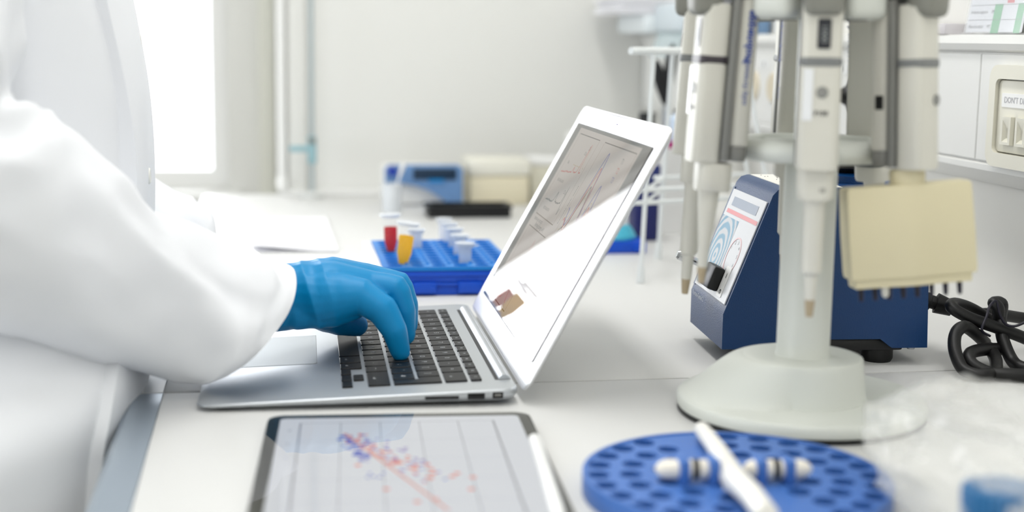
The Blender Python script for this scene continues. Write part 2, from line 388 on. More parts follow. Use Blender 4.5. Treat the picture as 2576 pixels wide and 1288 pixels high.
def add_key(x0, x1, y0, y1, txt):
    sx, sy = x1-x0-GAP, y1-y0-GAP
    k = (round(sx, 5), round(sy, 5))
    if k not in key_mesh:
        key_mesh[k] = obj('key', prism(rrect(sx, sy, 0.0014, 3), -0.0004, 0.0013, 0.0003, 1), M_KEY, lap)
        o = key_mesh[k]
    else: o = inst(key_mesh[k], 'key', lap)
    xc, yc = (x0+x1)/2, (y0+y1)/2
    o.location = (xc, yc, ztop(xc)); o.rotation_euler = (0, -SLOPE, 0)
    if txt:
        big = len(txt) == 1
        t = text_bm(txt, 0.0058 if big and sx > 0.012 else 0.0032)
        t = xf(t, Matrix.Rotation(-PI/2, 4, 'Z'))
        legends.append(xf(t, Matrix.Translation((xc+(0 if big else -0.003 if sx > .012 else 0), yc, ztop(xc)+0.00142)) @ Matrix.Rotation(-SLOPE, 4, 'Y')))
for r, hgt, ks in rows:
    x0 = KX0+r*RP; x1 = x0+RP*hgt; y = K0+KW
    for wd, txt in ks:
        y1 = y; y -= wd*U
        if txt is not None: add_key(x0, x1, y, y1, txt)
# arrow cluster and the tall return key at the near end
x0 = KX0; hh = RP/2
for i, c in enumerate('<v>'): add_key(x0-0.0002, x0+hh+0.0008, K0+(2-i)*U, K0+(3-i)*U, '')
add_key(x0+hh-0.0008, x0+RP+0.0002, K0+U, K0+2*U, '')
x2, x3 = KX0+2*RP, KX0+3*RP; g = GAP/2
pts = [(x2+g, K0+g), (x3+RP-g, K0+g), (x3+RP-g, K0+U-g), (x3+g, K0+U-g), (x3+g, K0+0.75*U-g), (x2+g, K0+0.75*U-g)]
xm = x3; o = obj('key', prism([(a-xm, b) for a, b in pts], -0.0004, 0.0013, 0.0003, 1), M_KEY, lap, (xm, 0, ztop(xm)), (0, -SLOPE, 0))
obj('key_legends', join(*legends), mat('legend grey white', (196, 200, 204), 0.6), lap, smooth=0)
# hinge trough and barrel
obj('hinge_trough', on_top(bx(KB+0.0085, LD-0.002, 0.028, LW-0.028, -0.0005, 0.00012)), M_PORT, lap)
hb = obj('hinge_barrel', on_top(tube([(KB+0.0155, 0.0285, -0.0006), (KB+0.0155, LW-0.0285, -0.0006)], 0.0042, 16)), M_ALU, lap)
# lid
TILT, HX, HZ, LL = 1.069, 0.2306, 0.0093, 0.2174
def lidM():      # local x across (y of laptop), local y up the lid, local z out of the screen towards the user
    X = Vector((0, 1, 0)); Y = Vector((math.cos(TILT), 0, math.sin(TILT)))
    return frame((HX, 0, HZ), X, Y)
LM = lidM()
if LM.to_3x3().col[2].x > 0:      # normal must face the user (-x)
    LM = frame((HX, LW, HZ), (0, -1, 0), (math.cos(TILT), 0, math.sin(TILT)))
FLIP = LM.to_3x3().col[0].y < 0   # True: local x runs from far to near (user's left to right)
lidp = [(x+LW/2, y+LL/2) for x, y in rrect(LW, LL, 0.0105, 8)]
lr = []
for ins, z in ((0.0006, 0.0), (0.0, -0.0008), (0.0004, -0.0022), (0.004, -0.0042), (0.02, -0.0052)):
    lr.append([(LW/2+(x-LW/2)*(1-ins/(LW/2)), LL/2+(y-LL/2)*(1-ins/(LL/2)), z) for x, y in lidp])
lidm = obj('lid', xf(loft(lr), LM), M_ALUL, lap)
BZ = 0.0194; SX0, SX1 = BZ, LW-BZ; SY1 = LL-0.0185; SY0 = SY1-0.1788
def L_(bm): return xf(bm, LM)
obj('bezel_gasket', L_(outline(0.0022, LW-0.0022, 0.0022, LL-0.0022, 0.0005, 0.0002)), mat('gasket grey', (190, 190, 200), 0.6), lidm, smooth=0)
obj('bezel_recess', L_(rect(SX0-0.0008, SX1+0.0008, SY0-0.0008, SY1+0.0008, 0.0002)), mat('recess black', (20, 26, 22), 0.5), lidm, smooth=0)
SE = 1.0
obj('display', L_(rect(SX0, SX1, SY0, SY1, 0.0003)), emis('lcd grey bars', (132, 130, 126), SE), lidm, smooth=0)
SWd, SHt = SX1-SX0, SY1-SY0
def sx(s): return SX0+s*SWd
def sy(t): return SY0+t*SHt
obj('page_image', L_(rect(sx(0.075), sx(0.905), sy(0.0), sy(0.985), 0.0004)), emis('lcd page', (214, 204, 196), SE*1.05), lidm, smooth=0)
black, red, blue, tan, gold = [], [], [], [], []
for a in ((0.115, 0.415, 0.50, 0.955), (0.115, 0.415, 0.03, 0.43), (0.485, 0.885, 0.40, 0.955)):
    tan.append(outline(sx(a[0]), sx(a[1]), sy(a[2]), sy(a[3]), 0.0006, 0.0005))
    black.append(ribbon([(sx(a[0]), sy(a[3])), (sx(a[1]), sy(a[3]))], 0.0009, 0.0005)); black.append(ribbon([(sx(a[0]), sy(a[2])), (sx(a[1]), sy(a[2]))], 0.0009, 0.0005))
def trace(x0, x1, fn, n, jit, wd, dest):
    dest.append(ribbon([(sx(x0+(x1-x0)*i/n), sy(fn(i/n)+rnd.uniform(-jit, jit))) for i in range(n+1)], wd, 0.0006))
trace(0.135, 0.39, lambda t: 0.745+0.03*t+(0.16*math.exp(-((t-0.86)/0.03)**2)) + 0.03*math.exp(-((t-.6)/.03)**2), 60, 0.004, 0.0011, red)
trace(0.135, 0.39, lambda t: 0.585+0.02*t+0.05*math.exp(-((t-0.5)/0.04)**2)+0.10*math.exp(-((t-0.9)/0.02)**2)-0.06*math.exp(-((t-.97)/.03)**2), 60, 0.005, 0.0011, black)
trace(0.25, 0.40, lambda t: 0.80+0.14*math.exp(-((t-0.8)/0.05)**2)*1.0, 30, 0.002, 0.0005, gold)
for k, (dest, off) in enumerate(((black, 0.0), (red, 0.05), (blue, 0.11))):
    trace(0.50, 0.86, lambda t: 0.46+off+0.30*math.exp(-((t-0.30)/0.10)**2)+0.17*math.exp(-((t-0.58)/0.07)**2)+0.05*math.sin(t*19+k), 60, 0.006, 0.0017, dest)
    trace(0.50, 0.86, lambda t: 0.45+off+0.24*math.exp(-((t-0.32)/0.13)**2)+0.12*math.exp(-((t-0.6)/0.1)**2), 40, 0.002, 0.0006, gold)
trace(0.15, 0.36, lambda t: 0.06+0.33*math.exp(-((t-0.75)/0.10)**2), 40, 0.002, 0.0006, red)
for (s, t, txt, z) in ((0.20, 0.475, '1000 800 600 400 200 0', 0.0042), (0.265, 0.452, 'Binding Energy (eV)', 0.0055), (0.20, 0.70, 'BE/CASA/DATA', 0.0040), (0.22, 0.545, 'BE/CASA/DATA', 0.0040), (0.17, 0.80, 'Na', 0.005), (0.33, 0.87, 'O1s', 0.005), (0.35, 0.90, 'Zn', 0.005), (0.34, 0.66, 'C1s', 0.005), (0.28, 0.26, 'a', 0.005), (0.28, 0.22, 'b', 0.005), (0.66, 0.37, '80  60  40  20', 0.0045)):
    black.append(mv(text_bm(txt, z), sx(s), sy(t), 0.0006))
v = xf(text_bm('Intensity (arb. units)', 0.0045), Matrix.Rotation(PI/2, 4, 'Z')); black.append(mv(v, sx(0.462), sy(0.62), 0.0006))
for k, dest in enumerate((black, red, blue)):
    dest.append(mv(text_bm('T%d' % (k+1), 0.007), sx(0.79), sy(0.90-0.045*k), 0.0006))
    dest.append(ribbon([(sx(0.30), sy(0.27-0.05*k)), (sx(0.33), sy(0.27-0.05*k))], 0.0012, 0.0006))
for nm, lst, c in (('black', black, (92, 88, 84)), ('red', red, (206, 92, 78)), ('blue', blue, (104, 98, 170)), ('tan', tan, (160, 134, 112)), ('gold', gold, (196, 170, 120))):
    obj('chart_print', L_(join(*lst)), emis('lcd '+nm, c, SE*1.05), lidm, smooth=0)
obj('screen_glass', L_(rect(SX0, SX1, SY0, SY1, 0.0009)), M_SCREEN, lidm, smooth=0)
obj('camera_dot', L_(bx(LW/2-0.0015, LW/2+0.0015, LL-0.0095, LL-0.0088, 0, 0.0004)), mat('dot violet', (90, 80, 140), 0.4), lidm)

# ------------------------------------------------------------------ tablet and stylus
TA = -0.062
tc_ = (0.131, -0.163)
tab = thing('tablet', 'dark grey tablet showing a red and blue scatter plot, lying before the laptop', 'tablet', (tc_[0], tc_[1], 0), TA)
TW, TH, TT = 0.1785, 0.2476, 0.006
obj('body', prism(rrect(TW, TH, 0.012, 8), 0.0, TT-0.0006, 0.0012, 2), mat('dark aluminium', (70, 70, 66), 0.35, metal=0.8), tab)
obj('front_bezel', prism(rrect(TW-0.0016, TH-0.0016, 0.0112, 8), TT-0.0006, TT-0.0002), mat('tablet bezel', (46, 46, 38), 0.3), tab)
DW, DH = TW-0.018, TH-0.018
obj('display', prism(rrect(DW, DH, 0.004, 5), TT-0.0002, TT-0.00015), emis('tablet lcd', (206, 209, 214), 1.75), tab, smooth=0)
RM = Matrix.Rotation(-TA, 4, 'Z')
def tl(u, v):
    p = atz(u, v, TT)-Vector((tc_[0], tc_[1], TT)); q = RM @ p; return (q.x, q.y)
zt = TT-0.0001
gr = []
for x, wd in ((-0.0665, 0.0013), (-0.040, 0.0006), (-0.014, 0.0006), (0.012, 0.0006), (0.038, 0.0007), (0.062, 0.0016)):
    gr.append(ribbon([(x, DH/2-0.012), (x, -DH/2+0.02)], wd, zt))
gr.append(ribbon([(-0.0665, DH/2-0.0125), (0.062, DH/2-0.0125)], 0.0007, zt))
for y in (0.06, 0.02, -0.02, -0.06): gr.append(ribbon([(-0.0665, y), (0.062, y)], 0.0004, zt))
for k, y in enumerate((0.085, 0.055, 0.025)): gr.append(mv(text_bm(str(8-2*k), 0.005), -0.073, y, zt))
obj('grid_print', join(*gr), emis('tablet grid', (150, 152, 158), 1.75), tab, smooth=0)
def blob(u, v, r, n=9):
    x, y = tl(u, v); bm = bmesh.new(); bm.faces.new([bm.verts.new((x+r*math.cos(2*PI*i/n), y+r*math.sin(2*PI*i/n), zt+0.00004*rnd.random())) for i in range(n)]); return bm
B, Rd, Pu = [], [], []
for i in range(42):
    t = rnd.random(); B.append(blob(868+t*52+rnd.gauss(0, 10), 1098+t*46+rnd.gauss(0, 9), rnd.uniform(0.0014, 0.0024)))
for i in range(46):
    t = rnd.random(); Rd.append(blob(880+t*190+rnd.gauss(0, 13), 1098+t*100+rnd.gauss(0, 9), rnd.uniform(0.0013, 0.0022)))
for i in range(60):
    t = rnd.random(); Pu.append(blob(905+t*150+rnd.gauss(0, 26), 1112+t*66+rnd.gauss(0, 14), rnd.uniform(0.0011, 0.0019)))
for u, v in ((1075, 1168), (1085, 1180), (1090, 1190), (1150, 1190), (1138, 1198), (972, 1230), (900, 1170), (1050, 1262), (1095, 1255), (1080, 1200), (1190, 1200), (1185, 1230)):
    Rd.append(blob(u, v, 0.0022))
for u, v in ((930, 1190), (940, 1198), (955, 1200), (965, 1190), (925, 1200), (975, 1130), (1060, 1180), (1120, 1205)):
    B.append(blob(u, v, 0.0014))
obj('blue_points', join(*B), emis('plot blue', (40, 72, 178), 1.75), tab, smooth=0)
obj('purple_points', join(*Pu), emis('plot purple', (132, 110, 176), 1.75), tab, smooth=0)
obj('red_points', join(*Rd), emis('plot red', (214, 104, 78), 1.75), tab, smooth=0)
obj('trend_line', ribbon([tl(866, 1090), tl(1130, 1285)], 0.0022, zt+0.0001), emis('plot line', (206, 150, 140), 1.75), tab, smooth=0)
cg = bmesh.new(); cg.faces.new([cg.verts.new((x, y, TT+0.0002)) for x, y in rrect(TW-0.002, TH-0.002, 0.011, 8)]); obj('cover_glass', cg, M_GLASS, tab, smooth=0)
p0, p1 = atz(1345, 1106, 0.0046), atz(1402, 1288, 0.0046)
d = (p1-p0).normalized(); p1 = p0+d*0.166
sty = thing('stylus', 'white stylus pen lying beside the tablet', 'stylus', (p0.x, p0.y, 0))
obj('barrel', tube([Vector((0, 0, 0.0046)), Vector((0, 0, 0.0046))+d*0.001, Vector((0, 0, 0.0046))+d*0.145], [0.0040, 0.0045, 0.0045], 20), M_WHITE, sty)
obj('tip', tube([Vector((0, 0, 0.0046))+d*0.145, Vector((0, 0, 0.0046))+d*0.158, Vector((0, 0, 0.0046))+d*0.166], [0.0044, 0.0022, 0.0008], 16), M_WHITE, sty)

# ------------------------------------------------------------------ person in a lab coat
person = thing('person', 'person in a white lab coat and blue glove typing on the laptop', 'person', (-0.19, 0.12, -0.9))
PO = Vector((-0.19, 0.12, -0.9))
def pobj(name, bm, m, parent=None, smooth=60, **k):
    if isinstance(bm, bmesh.types.BMesh): xf(bm, Matrix.Translation(-PO))
    return obj(name, bm, m, parent or person, smooth=smooth, **k)
def interp(st, n):
    out = []
    for s in range(n+1):
        f = s/n*(len(st)-1); i = min(int(f), len(st)-2); t = f-i
        a, b, c, d_ = st[max(i-1, 0)], st[i], st[i+1], st[min(i+2, len(st)-1)]
        out.append([0.5*(2*y+(z-x)*t+(2*x-5*y+4*z-w_)*t*t+(3*y-x-3*z+w_)*t**3) for x, y, z, w_ in zip(a, b, c, d_)])
    return out
def ridged(p): return 1-2*abs(noise.noise(p))
def crease(p):
    q = max(0.0, 1-2.2*abs(noise.noise(p))); return q*q*q
trunk = [(-0.62, -0.235, 0.09, 0.175, 0.26), (-0.35, -0.230, 0.09, 0.172, 0.255), (-0.12, -0.222, 0.085, 0.168, 0.250), (-0.03, -0.214, 0.082, 0.165, 0.242), (0.015, -0.205, 0.090, 0.163, 0.225),
         (0.05, -0.192, 0.130, 0.150, 0.180), (0.10, -0.184, 0.160, 0.145, 0.158), (0.16, -0.180, 0.170, 0.145, 0.156), (0.22, -0.184, 0.172, 0.147, 0.160), (0.29, -0.198, 0.172, 0.150, 0.172), (0.38, -0.212, 0.172, 0.145, 0.188), (0.45, -0.220, 0.172, 0.125, 0.180), (0.505, -0.222, 0.172, 0.085, 0.120), (0.53, -0.222, 0.172, 0.062, 0.07)]
def trunk_at(z):
    lo = trunk[0]
    for a, b in zip(trunk, trunk[1:]):
        if a[0] <= z <= b[0]:
            t = (z-a[0])/(b[0]-a[0]); return [p+(q-p)*t for p, q in zip(a, b)]
    return trunk[-1]
TR = interp([list(t) for t in trunk], 110)
def trunk_pt(row, th, off=0.0):
    z, cx_, cy_, rx, ry = row; cx_ -= 0.011
    c, s = math.cos(th), math.sin(th)
    e = 0.86
    q = Vector((cx_+rx*math.copysign(abs(c)**e, c), cy_-ry*math.copysign(abs(s)**e, s), z))
    nrm = Vector((c/rx, -s/ry, 0)).normalized()
    f = 0.0075*ridged(Vector((th*1.15+z*1.6, z*1.5, 3.0)))+0.003*crease(Vector((th*1.3-z*1.6, z*0.6+5, 1.0)))+0.004*noise.noise(Vector((th*3+z*2, z*5, 9)))
    return q+nrm*(f*0.9+off)
NS = 120
pobj('coat_body', loft([[trunk_pt(r, -2*PI*i/NS) for i in range(NS)] for r in TR]), M_COAT)
def patch(th0, th1, z0, z1, off, n=16, m=70, shift=0.0):
    rows_ = []
    for j in range(m+1):
        z = z0+(z1-z0)*j/m; k = min(range(len(TR)), key=lambda q: abs(TR[q][0]-z)); i2 = min(k+1, len(TR)-1)
        a = TR[max(k-1, 0)]; b = TR[i2]
        t = (z-a[0])/(b[0]-a[0]) if b[0] != a[0] else 0; row = [p+(q-p)*t for p, q in zip(a, b)]
        sh = shift*(z-z0)
        rows_.append([trunk_pt(row, th0+sh+(th1-th0)*i/n, off*(1+0.7*(i/n)**4 if 0 < i < n else -0.6)) for i in range(n+1)])
    return loft(rows_, False, False, closed=False)
placket = pobj('coat_front', patch(-0.75, 0.40, -0.60, 0.46, 0.0065, n=26, shift=0.15), M_COAT)
for z in (0.345, 0.25, 0.153, 0.06):
    k = min(range(len(TR)), key=lambda q: abs(TR[q][0]-z)); p = trunk_pt(TR[k], 0.10, 0.006)
    bm = xf(lathe([(0.0, 0.002), (0.004, 0.002), (0.0055, 0.0028), (0.0065, 0.0018), (0.0065, 0.0)], 20), Matrix.Rotation(PI/2, 4, 'Y'))
    pobj('button', mv(bm, p.x, p.y, p.z), mat('button white', (232, 232, 226), 0.35), placket)
pobj('collar', loft([[(-0.222+rx*math.cos(2*PI*i/48), 0.172+ry*math.sin(2*PI*i/48), z+0.02*math.cos(2*PI*i/48)*-1) for i in range(48)] for rx, ry, z in ((0.09, 0.11, 0.50), (0.078, 0.088, 0.54), (0.072, 0.078, 0.56), (0.068, 0.073, 0.56), (0.068, 0.073, 0.52))], False, False), M_COAT)
# right sleeve, towards the camera
def V(a): return tuple(a)
ST = []
def stn(T, B, b): 
    c = (T+B)/2; a = (T-B)/2; ST.append([*c, *a, *b])
stn(at(70, -430, 0.02), at(-330, -430, 0.02), (0.0, -0.075, 0))
stn(at(46, -120, -0.02), at(-335, -40, -0.02), (0.0, -0.064, 0))
stn(at(44, 110, -0.035), at(-335, 300, -0.035), (0.0, -0.060, 0))
stn(at(16, 250, -0.035), at(-265, 640, -0.035), (0.006, -0.060, 0))
stn(at(105, 312, -0.025), at(-100, 790, -0.025), (0.016, -0.056, 0))
stn(at(200, 388, -0.005), at(60, 850, -0.005), (0.022, -0.052, 0))
stn(at(290, 470, 0.02), at(200, 903, 0.02), (0.026, -0.048, 0))
stn(at(375, 545, 0.045), at(320, 928, 0.045), (0.027, -0.045, 0))
stn(at(480, 580, 0.078), at(430, 955, 0.052), (0.027, -0.042, 0))
stn(at(575, 628, 0.100), at(492, 962, 0.043), (0.027, -0.040, 0.004))
stn(at(640, 652, 0.112), at(512, 962, 0.043), (0.029, -0.038, 0.006))
stn(at(692, 660, 0.120), at(522, 958, 0.045), (0.031, -0.037, 0.008))
SV = interp(ST, 96)
FOLDS = [((0.70, 0.05), (0.97, 1.55), 0.0060, 0.16), ((0.80, -0.3), (0.93, 0.75), 0.0045, 0.12), ((0.52, 0.15), (0.66, 1.25), 0.0060, 0.17), ((0.30, 0.10), (0.47, 1.75), 0.0075, 0.20), ((0.36, -0.2), (0.55, 0.55), 0.0055, 0.15),
         ((0.26, 0.6), (0.34, 2.3), 0.0065, 0.18), ((0.60, 1.3), (0.92, 2.2), 0.0050, 0.20), ((0.42, 1.9), (0.70, 2.6), 0.0050, 0.20), ((0.10, 0.4), (0.27, 1.3), 0.0060, 0.18), ((0.66, 0.75), (0.80, 1.5), -0.0050, 0.18), ((0.40, 0.9), (0.56, 1.9), -0.0055, 0.20)]
def fold_h(s, th):
    t_ = th if th < 4.2 else th-2*PI
    h = 0.0
    for (s0, a0), (s1, a1), am, wd in FOLDS:
        p = Vector((s*3.2, t_)); a = Vector((s0*3.2, a0)); b = Vector((s1*3.2, a1)); ab = b-a
        k = max(0.0, min(1.0, (p-a).dot(ab)/ab.dot(ab))); d = (p-a-ab*k).length
        h += am*math.exp(-(d/wd)**2)*(0.35+0.65*math.sin(PI*min(1, 0.1+k*0.8)))
    return h
def sleeve_ring(row, s, n=84, k=1.0):
    c = Vector(row[0:3]); a = Vector(row[3:6]); b = Vector(row[6:9]); out = []
    ax = a.cross(b).normalized()
    for i in range(n):
        th = 2*PI*i/n; dr = a*math.cos(th)+b*math.sin(th)
        nrm = dr.normalized()
        f = fold_h(s, th)+0.0045*ridged(Vector((s*5.0+math.cos(th)*0.8, math.cos(th)*1.3, math.sin(th)*1.3+s*2)))+0.003*noise.noise(Vector((s*16, math.cos(th)*2, math.sin(th)*2)))
        f += 0.004*ridged(Vector((s*11+math.sin(th)*1.5, 7+math.cos(th), 0)))*max(0, 1-abs(s-0.33)*5)
        f *= (0.25+0.75*min(1, (1-s)*6)) * (0.45 + 0.55*max(0.0, min(1.0, (math.cos(th)+0.75)/0.8)))
        out.append(c+dr*k+nrm*f)
    return out
rg = [sleeve_ring(r, i/96) for i, r in enumerate(SV)]
for k, back in ((0.96, 0), (0.93, 2), (0.90, 8), (0.86, 16)):
    rg.append(sleeve_ring(SV[96-back], 1-back/96, k=k))
sl = pobj('sleeve', loft(rg, True, False), M_COAT)
# left sleeve resting on the bench behind
ST2 = []
def stn2(c, a, b): ST2.append([*c, *a, *b])
stn2((-0.215, 0.33, 0.44), (0.07, 0, 0.0), (0, 0.06, 0)); stn2((-0.215, 0.37, 0.30), (0.06, 0, 0), (0, 0.055, 0)); stn2((-0.20, 0.39, 0.16), (0.055, 0, 0.02), (0, 0.05, 0))
stn2((-0.15, 0.395, 0.105), (0.03, 0, 0.05), (0, 0.048, 0)); stn2((-0.09, 0.398, 0.075), (0.015, 0, 0.05), (0, 0.045, 0)); stn2((-0.04, 0.40, 0.055), (0.008, 0, 0.045), (0.0, 0.042, 0)); stn2((-0.012, 0.40, 0.050), (0.0, 0, 0.042), (0.0, 0.040, 0)); stn2((0.0, 0.40, 0.048), (0.0, 0, 0.034), (0.0, 0.034, 0)); stn2((0.0035, 0.40, 0.047), (0.0, 0, 0.012), (0.0, 0.012, 0))
SV2 = interp(ST2, 70)
pobj('sleeve', loft([sleeve_ring(r, i/71*0.8, 64) for i, r in enumerate(SV2)]), M_COAT)
# gloved right hand: capsules fused into one continuous surface
def capsule_chain(pts, rad, seg=18):
    P = []; Rr = []
    for (a, b), (ra, rb) in zip(zip(pts, pts[1:]), zip(rad, rad[1:])):
        for i in range(6): t = i/6; P.append(Vector(a).lerp(Vector(b), t)); Rr.append(ra+(rb-ra)*t)
    P.append(Vector(pts[-1])); Rr.append(rad[-1])
    d0 = (P[0]-P[1]).normalized(); d1 = (P[-1]-P[-2]).normalized()
    head = [(P[0]+d0*Rr[0]*math.sin(a), Rr[0]*math.cos(a)) for a in (1.5, 1.1, 0.6)]
    tail = [(P[-1]+d1*Rr[-1]*math.sin(a), Rr[-1]*math.cos(a)) for a in (0.6, 1.1, 1.5)]
    allp = head+list(zip(P, Rr))+tail
    return tube([p for p, _ in allp], [r for _, r in allp], seg)
wr0 = Vector((-0.02, 0.100, 0.052)); wr = at(722, 746, 0.135)
mcp = {'pinky': at(905, 742, 0.112), 'ring': at(925, 722, 0.132), 'middle': at(930, 708, 0.153), 'index': at(915, 700, 0.174)}
chains = [
 ([wr0, wr, at(800, 738, 0.136)], [0.0265, 0.0262, 0.0255]),
 ([at(760, 728, 0.150), at(850, 712, 0.160), mcp['index']], [0.022, 0.021, 0.0135]),
 ([wr, at(840, 716, 0.147), mcp['middle']], [0.024, 0.0215, 0.0145]),
 ([wr, at(835, 728, 0.133), mcp['ring']], [0.0245, 0.0225, 0.0145]),
 ([wr, at(830, 750, 0.120), mcp['pinky']], [0.0235, 0.021, 0.0140]),
 ([at(745, 775, 0.125), at(830, 772, 0.122), at(885, 765, 0.120)], [0.017, 0.0165, 0.013]),
 ([mcp['pinky'], at(962, 778, 0.105), at(992, 832, 0.101), at(1007, 884, 0.103)], [0.0135, 0.0122, 0.0102, 0.0082]),
 ([mcp['ring'], at(994, 728, 0.126), at(1015, 782, 0.124), at(1021, 842, 0.126)], [0.0138, 0.0118, 0.0098, 0.0080]),
 ([mcp['middle'], at(1004, 716, 0.148), at(1023, 768, 0.147), at(1028, 818, 0.148)], [0.0138, 0.0112, 0.0094, 0.0078]),
 ([mcp['index'], at(985, 710, 0.172), at(1006, 758, 0.172), at(1010, 800, 0.172)], [0.0132, 0.0112, 0.0095, 0.0080]),
 ([at(780, 760, 0.155), at(825, 785, 0.172), at(862, 806, 0.180), at(897, 818, 0.184)], [0.020, 0.0160, 0.0128, 0.0098]),
]
hb_ = join(*[capsule_chain(*c) for c in chains])
tmp = bpy.data.meshes.new('tmp'); hb_.to_mesh(tmp); hb_.free()
to = bpy.data.objects.new('tmp', tmp); COL.objects.link(to)
md = to.modifiers.new('r', 'REMESH'); md.mode = 'VOXEL'; md.voxel_size = 0.0013
m2 = to.modifiers.new('s', 'SMOOTH'); m2.factor = 0.5; m2.iterations = 7
dg = bpy.context.evaluated_depsgraph_get(); dg.update()
gm = bpy.data.meshes.new_from_object(to.evaluated_get(dg)); bpy.data.objects.remove(to); gm.materials.clear()
ax0 = wr; ax1 = (at(930, 720, 0.135)-wr).normalized()
import numpy as np
nv = len(gm.vertices); cc = np.empty(nv*3); nn = np.empty(nv*3)
gm.vertices.foreach_get('co', cc); gm.vertices.foreach_get('normal', nn)
cc = cc.reshape(-1, 3); nn = nn.reshape(-1, 3)
for i in range(nv):
    c_ = Vector(cc[i]); s = (c_-ax0).dot(ax1)
    wgt = max(0.0, 1-abs(s-0.014)/0.055)
    f = 0.0013*wgt*ridged(Vector((s*62+c_.z*8, c_.z*7, c_.y*5)))
    f += 0.0007*noise.noise(Vector((c_.x*45, c_.y*30, c_.z*30)))
    cc[i] += nn[i]*f
cc -= np.array(PO)
gm.vertices.foreach_set('co', cc.ravel()); gm.update()
pobj('glove', gm, M_GLOVE, smooth=180)

# ------------------------------------------------------------------ tube rack with tubes
rk = thing('tube_rack', 'bright blue perforated tube rack behind the laptop', 'rack', (0.166, 0.428, 0), -0.012)
RW, RL, RH = 0.136, 0.192, 0.030
NX, NY = 6, 10; px_, py_ = RW/NX*0.985, RL/NY*0.985
hx = lambda i: 0.002+px_*(i+0.5); hy = lambda j: 0.002+py_*(j+0.5)
holes = [circ(hx(i), hy(j), 0.0078, 14) for i in range(NX) for j in range(NY)]
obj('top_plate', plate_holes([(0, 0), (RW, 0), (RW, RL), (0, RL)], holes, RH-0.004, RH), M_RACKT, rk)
wells = []
for i in range(NX):
    for j in range(NY):
        wells.append(mv(lathe([(0.0074, 0.012), (0.0077, RH-0.004)], 12), hx(i), hy(j), 0))
        if j < NY-1 and i < NX-1: wells.append(mv(lathe([(0.0022, RH-0.001), (0.0020, RH+0.0012), (0.0008, RH+0.0022)], 7), hx(i)+px_/2, hy(j)+py_/2, 0))
ow = obj('wells', join(*wells), M_RACKT, rk); ow['kind'] = 'stuff'
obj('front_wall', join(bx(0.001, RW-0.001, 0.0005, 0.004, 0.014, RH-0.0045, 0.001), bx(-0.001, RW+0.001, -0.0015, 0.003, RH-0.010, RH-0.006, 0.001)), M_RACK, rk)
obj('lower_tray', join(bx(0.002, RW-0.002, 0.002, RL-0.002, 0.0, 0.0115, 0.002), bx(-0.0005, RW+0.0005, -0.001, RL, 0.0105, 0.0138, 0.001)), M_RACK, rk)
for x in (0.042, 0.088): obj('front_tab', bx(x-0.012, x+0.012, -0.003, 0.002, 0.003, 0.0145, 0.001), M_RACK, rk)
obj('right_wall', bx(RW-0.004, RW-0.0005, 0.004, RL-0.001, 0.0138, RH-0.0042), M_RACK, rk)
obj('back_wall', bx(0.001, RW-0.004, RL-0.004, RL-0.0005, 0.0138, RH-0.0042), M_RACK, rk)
sp = obj('side_panel', bx(-0.0095, -0.0002, 0.0005, RL-0.0005, 0.0, RH-0.0005, 0.0012, 2), mat('white glossy panel', (248, 248, 250), 0.25), rk); sp['label'] = 'white side panel'
RB = Matrix.Translation((0.166, 0.428, 0)) @ Matrix.Rotation(-0.012, 4, 'Z')
M_PP = mat('clear polypropylene', (236, 240, 244), 0.25, alpha=0.07, spec=0.5)
M_PPW = mat('frosted polypropylene', (238, 242, 246), 0.3, alpha=0.55)
def microtube(loc, tilt, azim, label, liquid=None, level=0.026, openlid=True, group=None, m=None, scale=1.0, faceted=False):
    t = thing('microtube', label, 'tube', loc, azim, group); t.rotation_euler = (0, tilt, azim); t.scale = (1.62*scale, 1.62*scale, 1.06*scale)
    m = m or M_PP
    prof = [(0.0, 0.0), (0.0022, 0.0002), (0.0030, 0.0008), (0.0046, 0.0105), (0.0049, 0.0115), (0.0050, 0.0365), (0.0066, 0.0367), (0.0066, 0.0382), (0.0045, 0.0384)]
    obj('tube_wall', lathe(prof, 20), m, t)
    if liquid:
        pl = [(0.0, 0.0008), (0.0027, 0.0012), (0.0043, 0.0105), (0.0046, 0.0115), (0.0047, level), (0.0, level)]
        obj('liquid', lathe(pl, 10 if faceted else 20), liquid, t)
    lm = lathe([(0.0, 0.0384), (0.0048, 0.0384), (0.0064, 0.0386), (0.0068, 0.0396), (0.0062, 0.0404), (0.0, 0.0406)], 20)
    if openlid: lm = join(lm, lathe([(0.0066, 0.0400), (0.0078, 0.0410), (0.0082, 0.0418), (0.0074, 0.0424), (0.0, 0.0424)], 20))
    l = obj('lid', lm, M_PPW, t)
    obj('hinge_tab', bx(0.0055, 0.0105, -0.0022, 0.0022, 0.0376, 0.0388, 0.0005, 1), m, t)
    return t
def liquid_mat(name, rgb):
    m = bpy.data.materials.new(name); m.use_nodes = True; nt = m.node_tree; nt.nodes.clear(); c = lin(rgb)+(1,)
    o = nt.nodes.new('ShaderNodeOutputMaterial'); a = nt.nodes.new('ShaderNodeMixShader'); d = nt.nodes.new('ShaderNodeBsdfDiffuse'); t = nt.nodes.new('ShaderNodeBsdfTranslucent')
    d.inputs[0].default_value = c; t.inputs[0].default_value = c; a.inputs[0].default_value = 0.78
    nt.links.new(d.outputs[0], a.inputs[1]); nt.links.new(t.outputs[0], a.inputs[2]); nt.links.new(a.outputs[0], o.inputs[0]); return m
M_RED = liquid_mat('red liquid', (225, 6, 34)); M_YEL = liquid_mat('yellow liquid', (255, 218, 10))
def on_rack(u, v, z): return atz(u, v, z)
p = atz(984, 638, RH-0.003); microtube((p.x, p.y, RH-0.0010), -0.03, 0, 'upright microtube of red liquid standing in the blue rack', M_RED, 0.0275, scale=0.93)
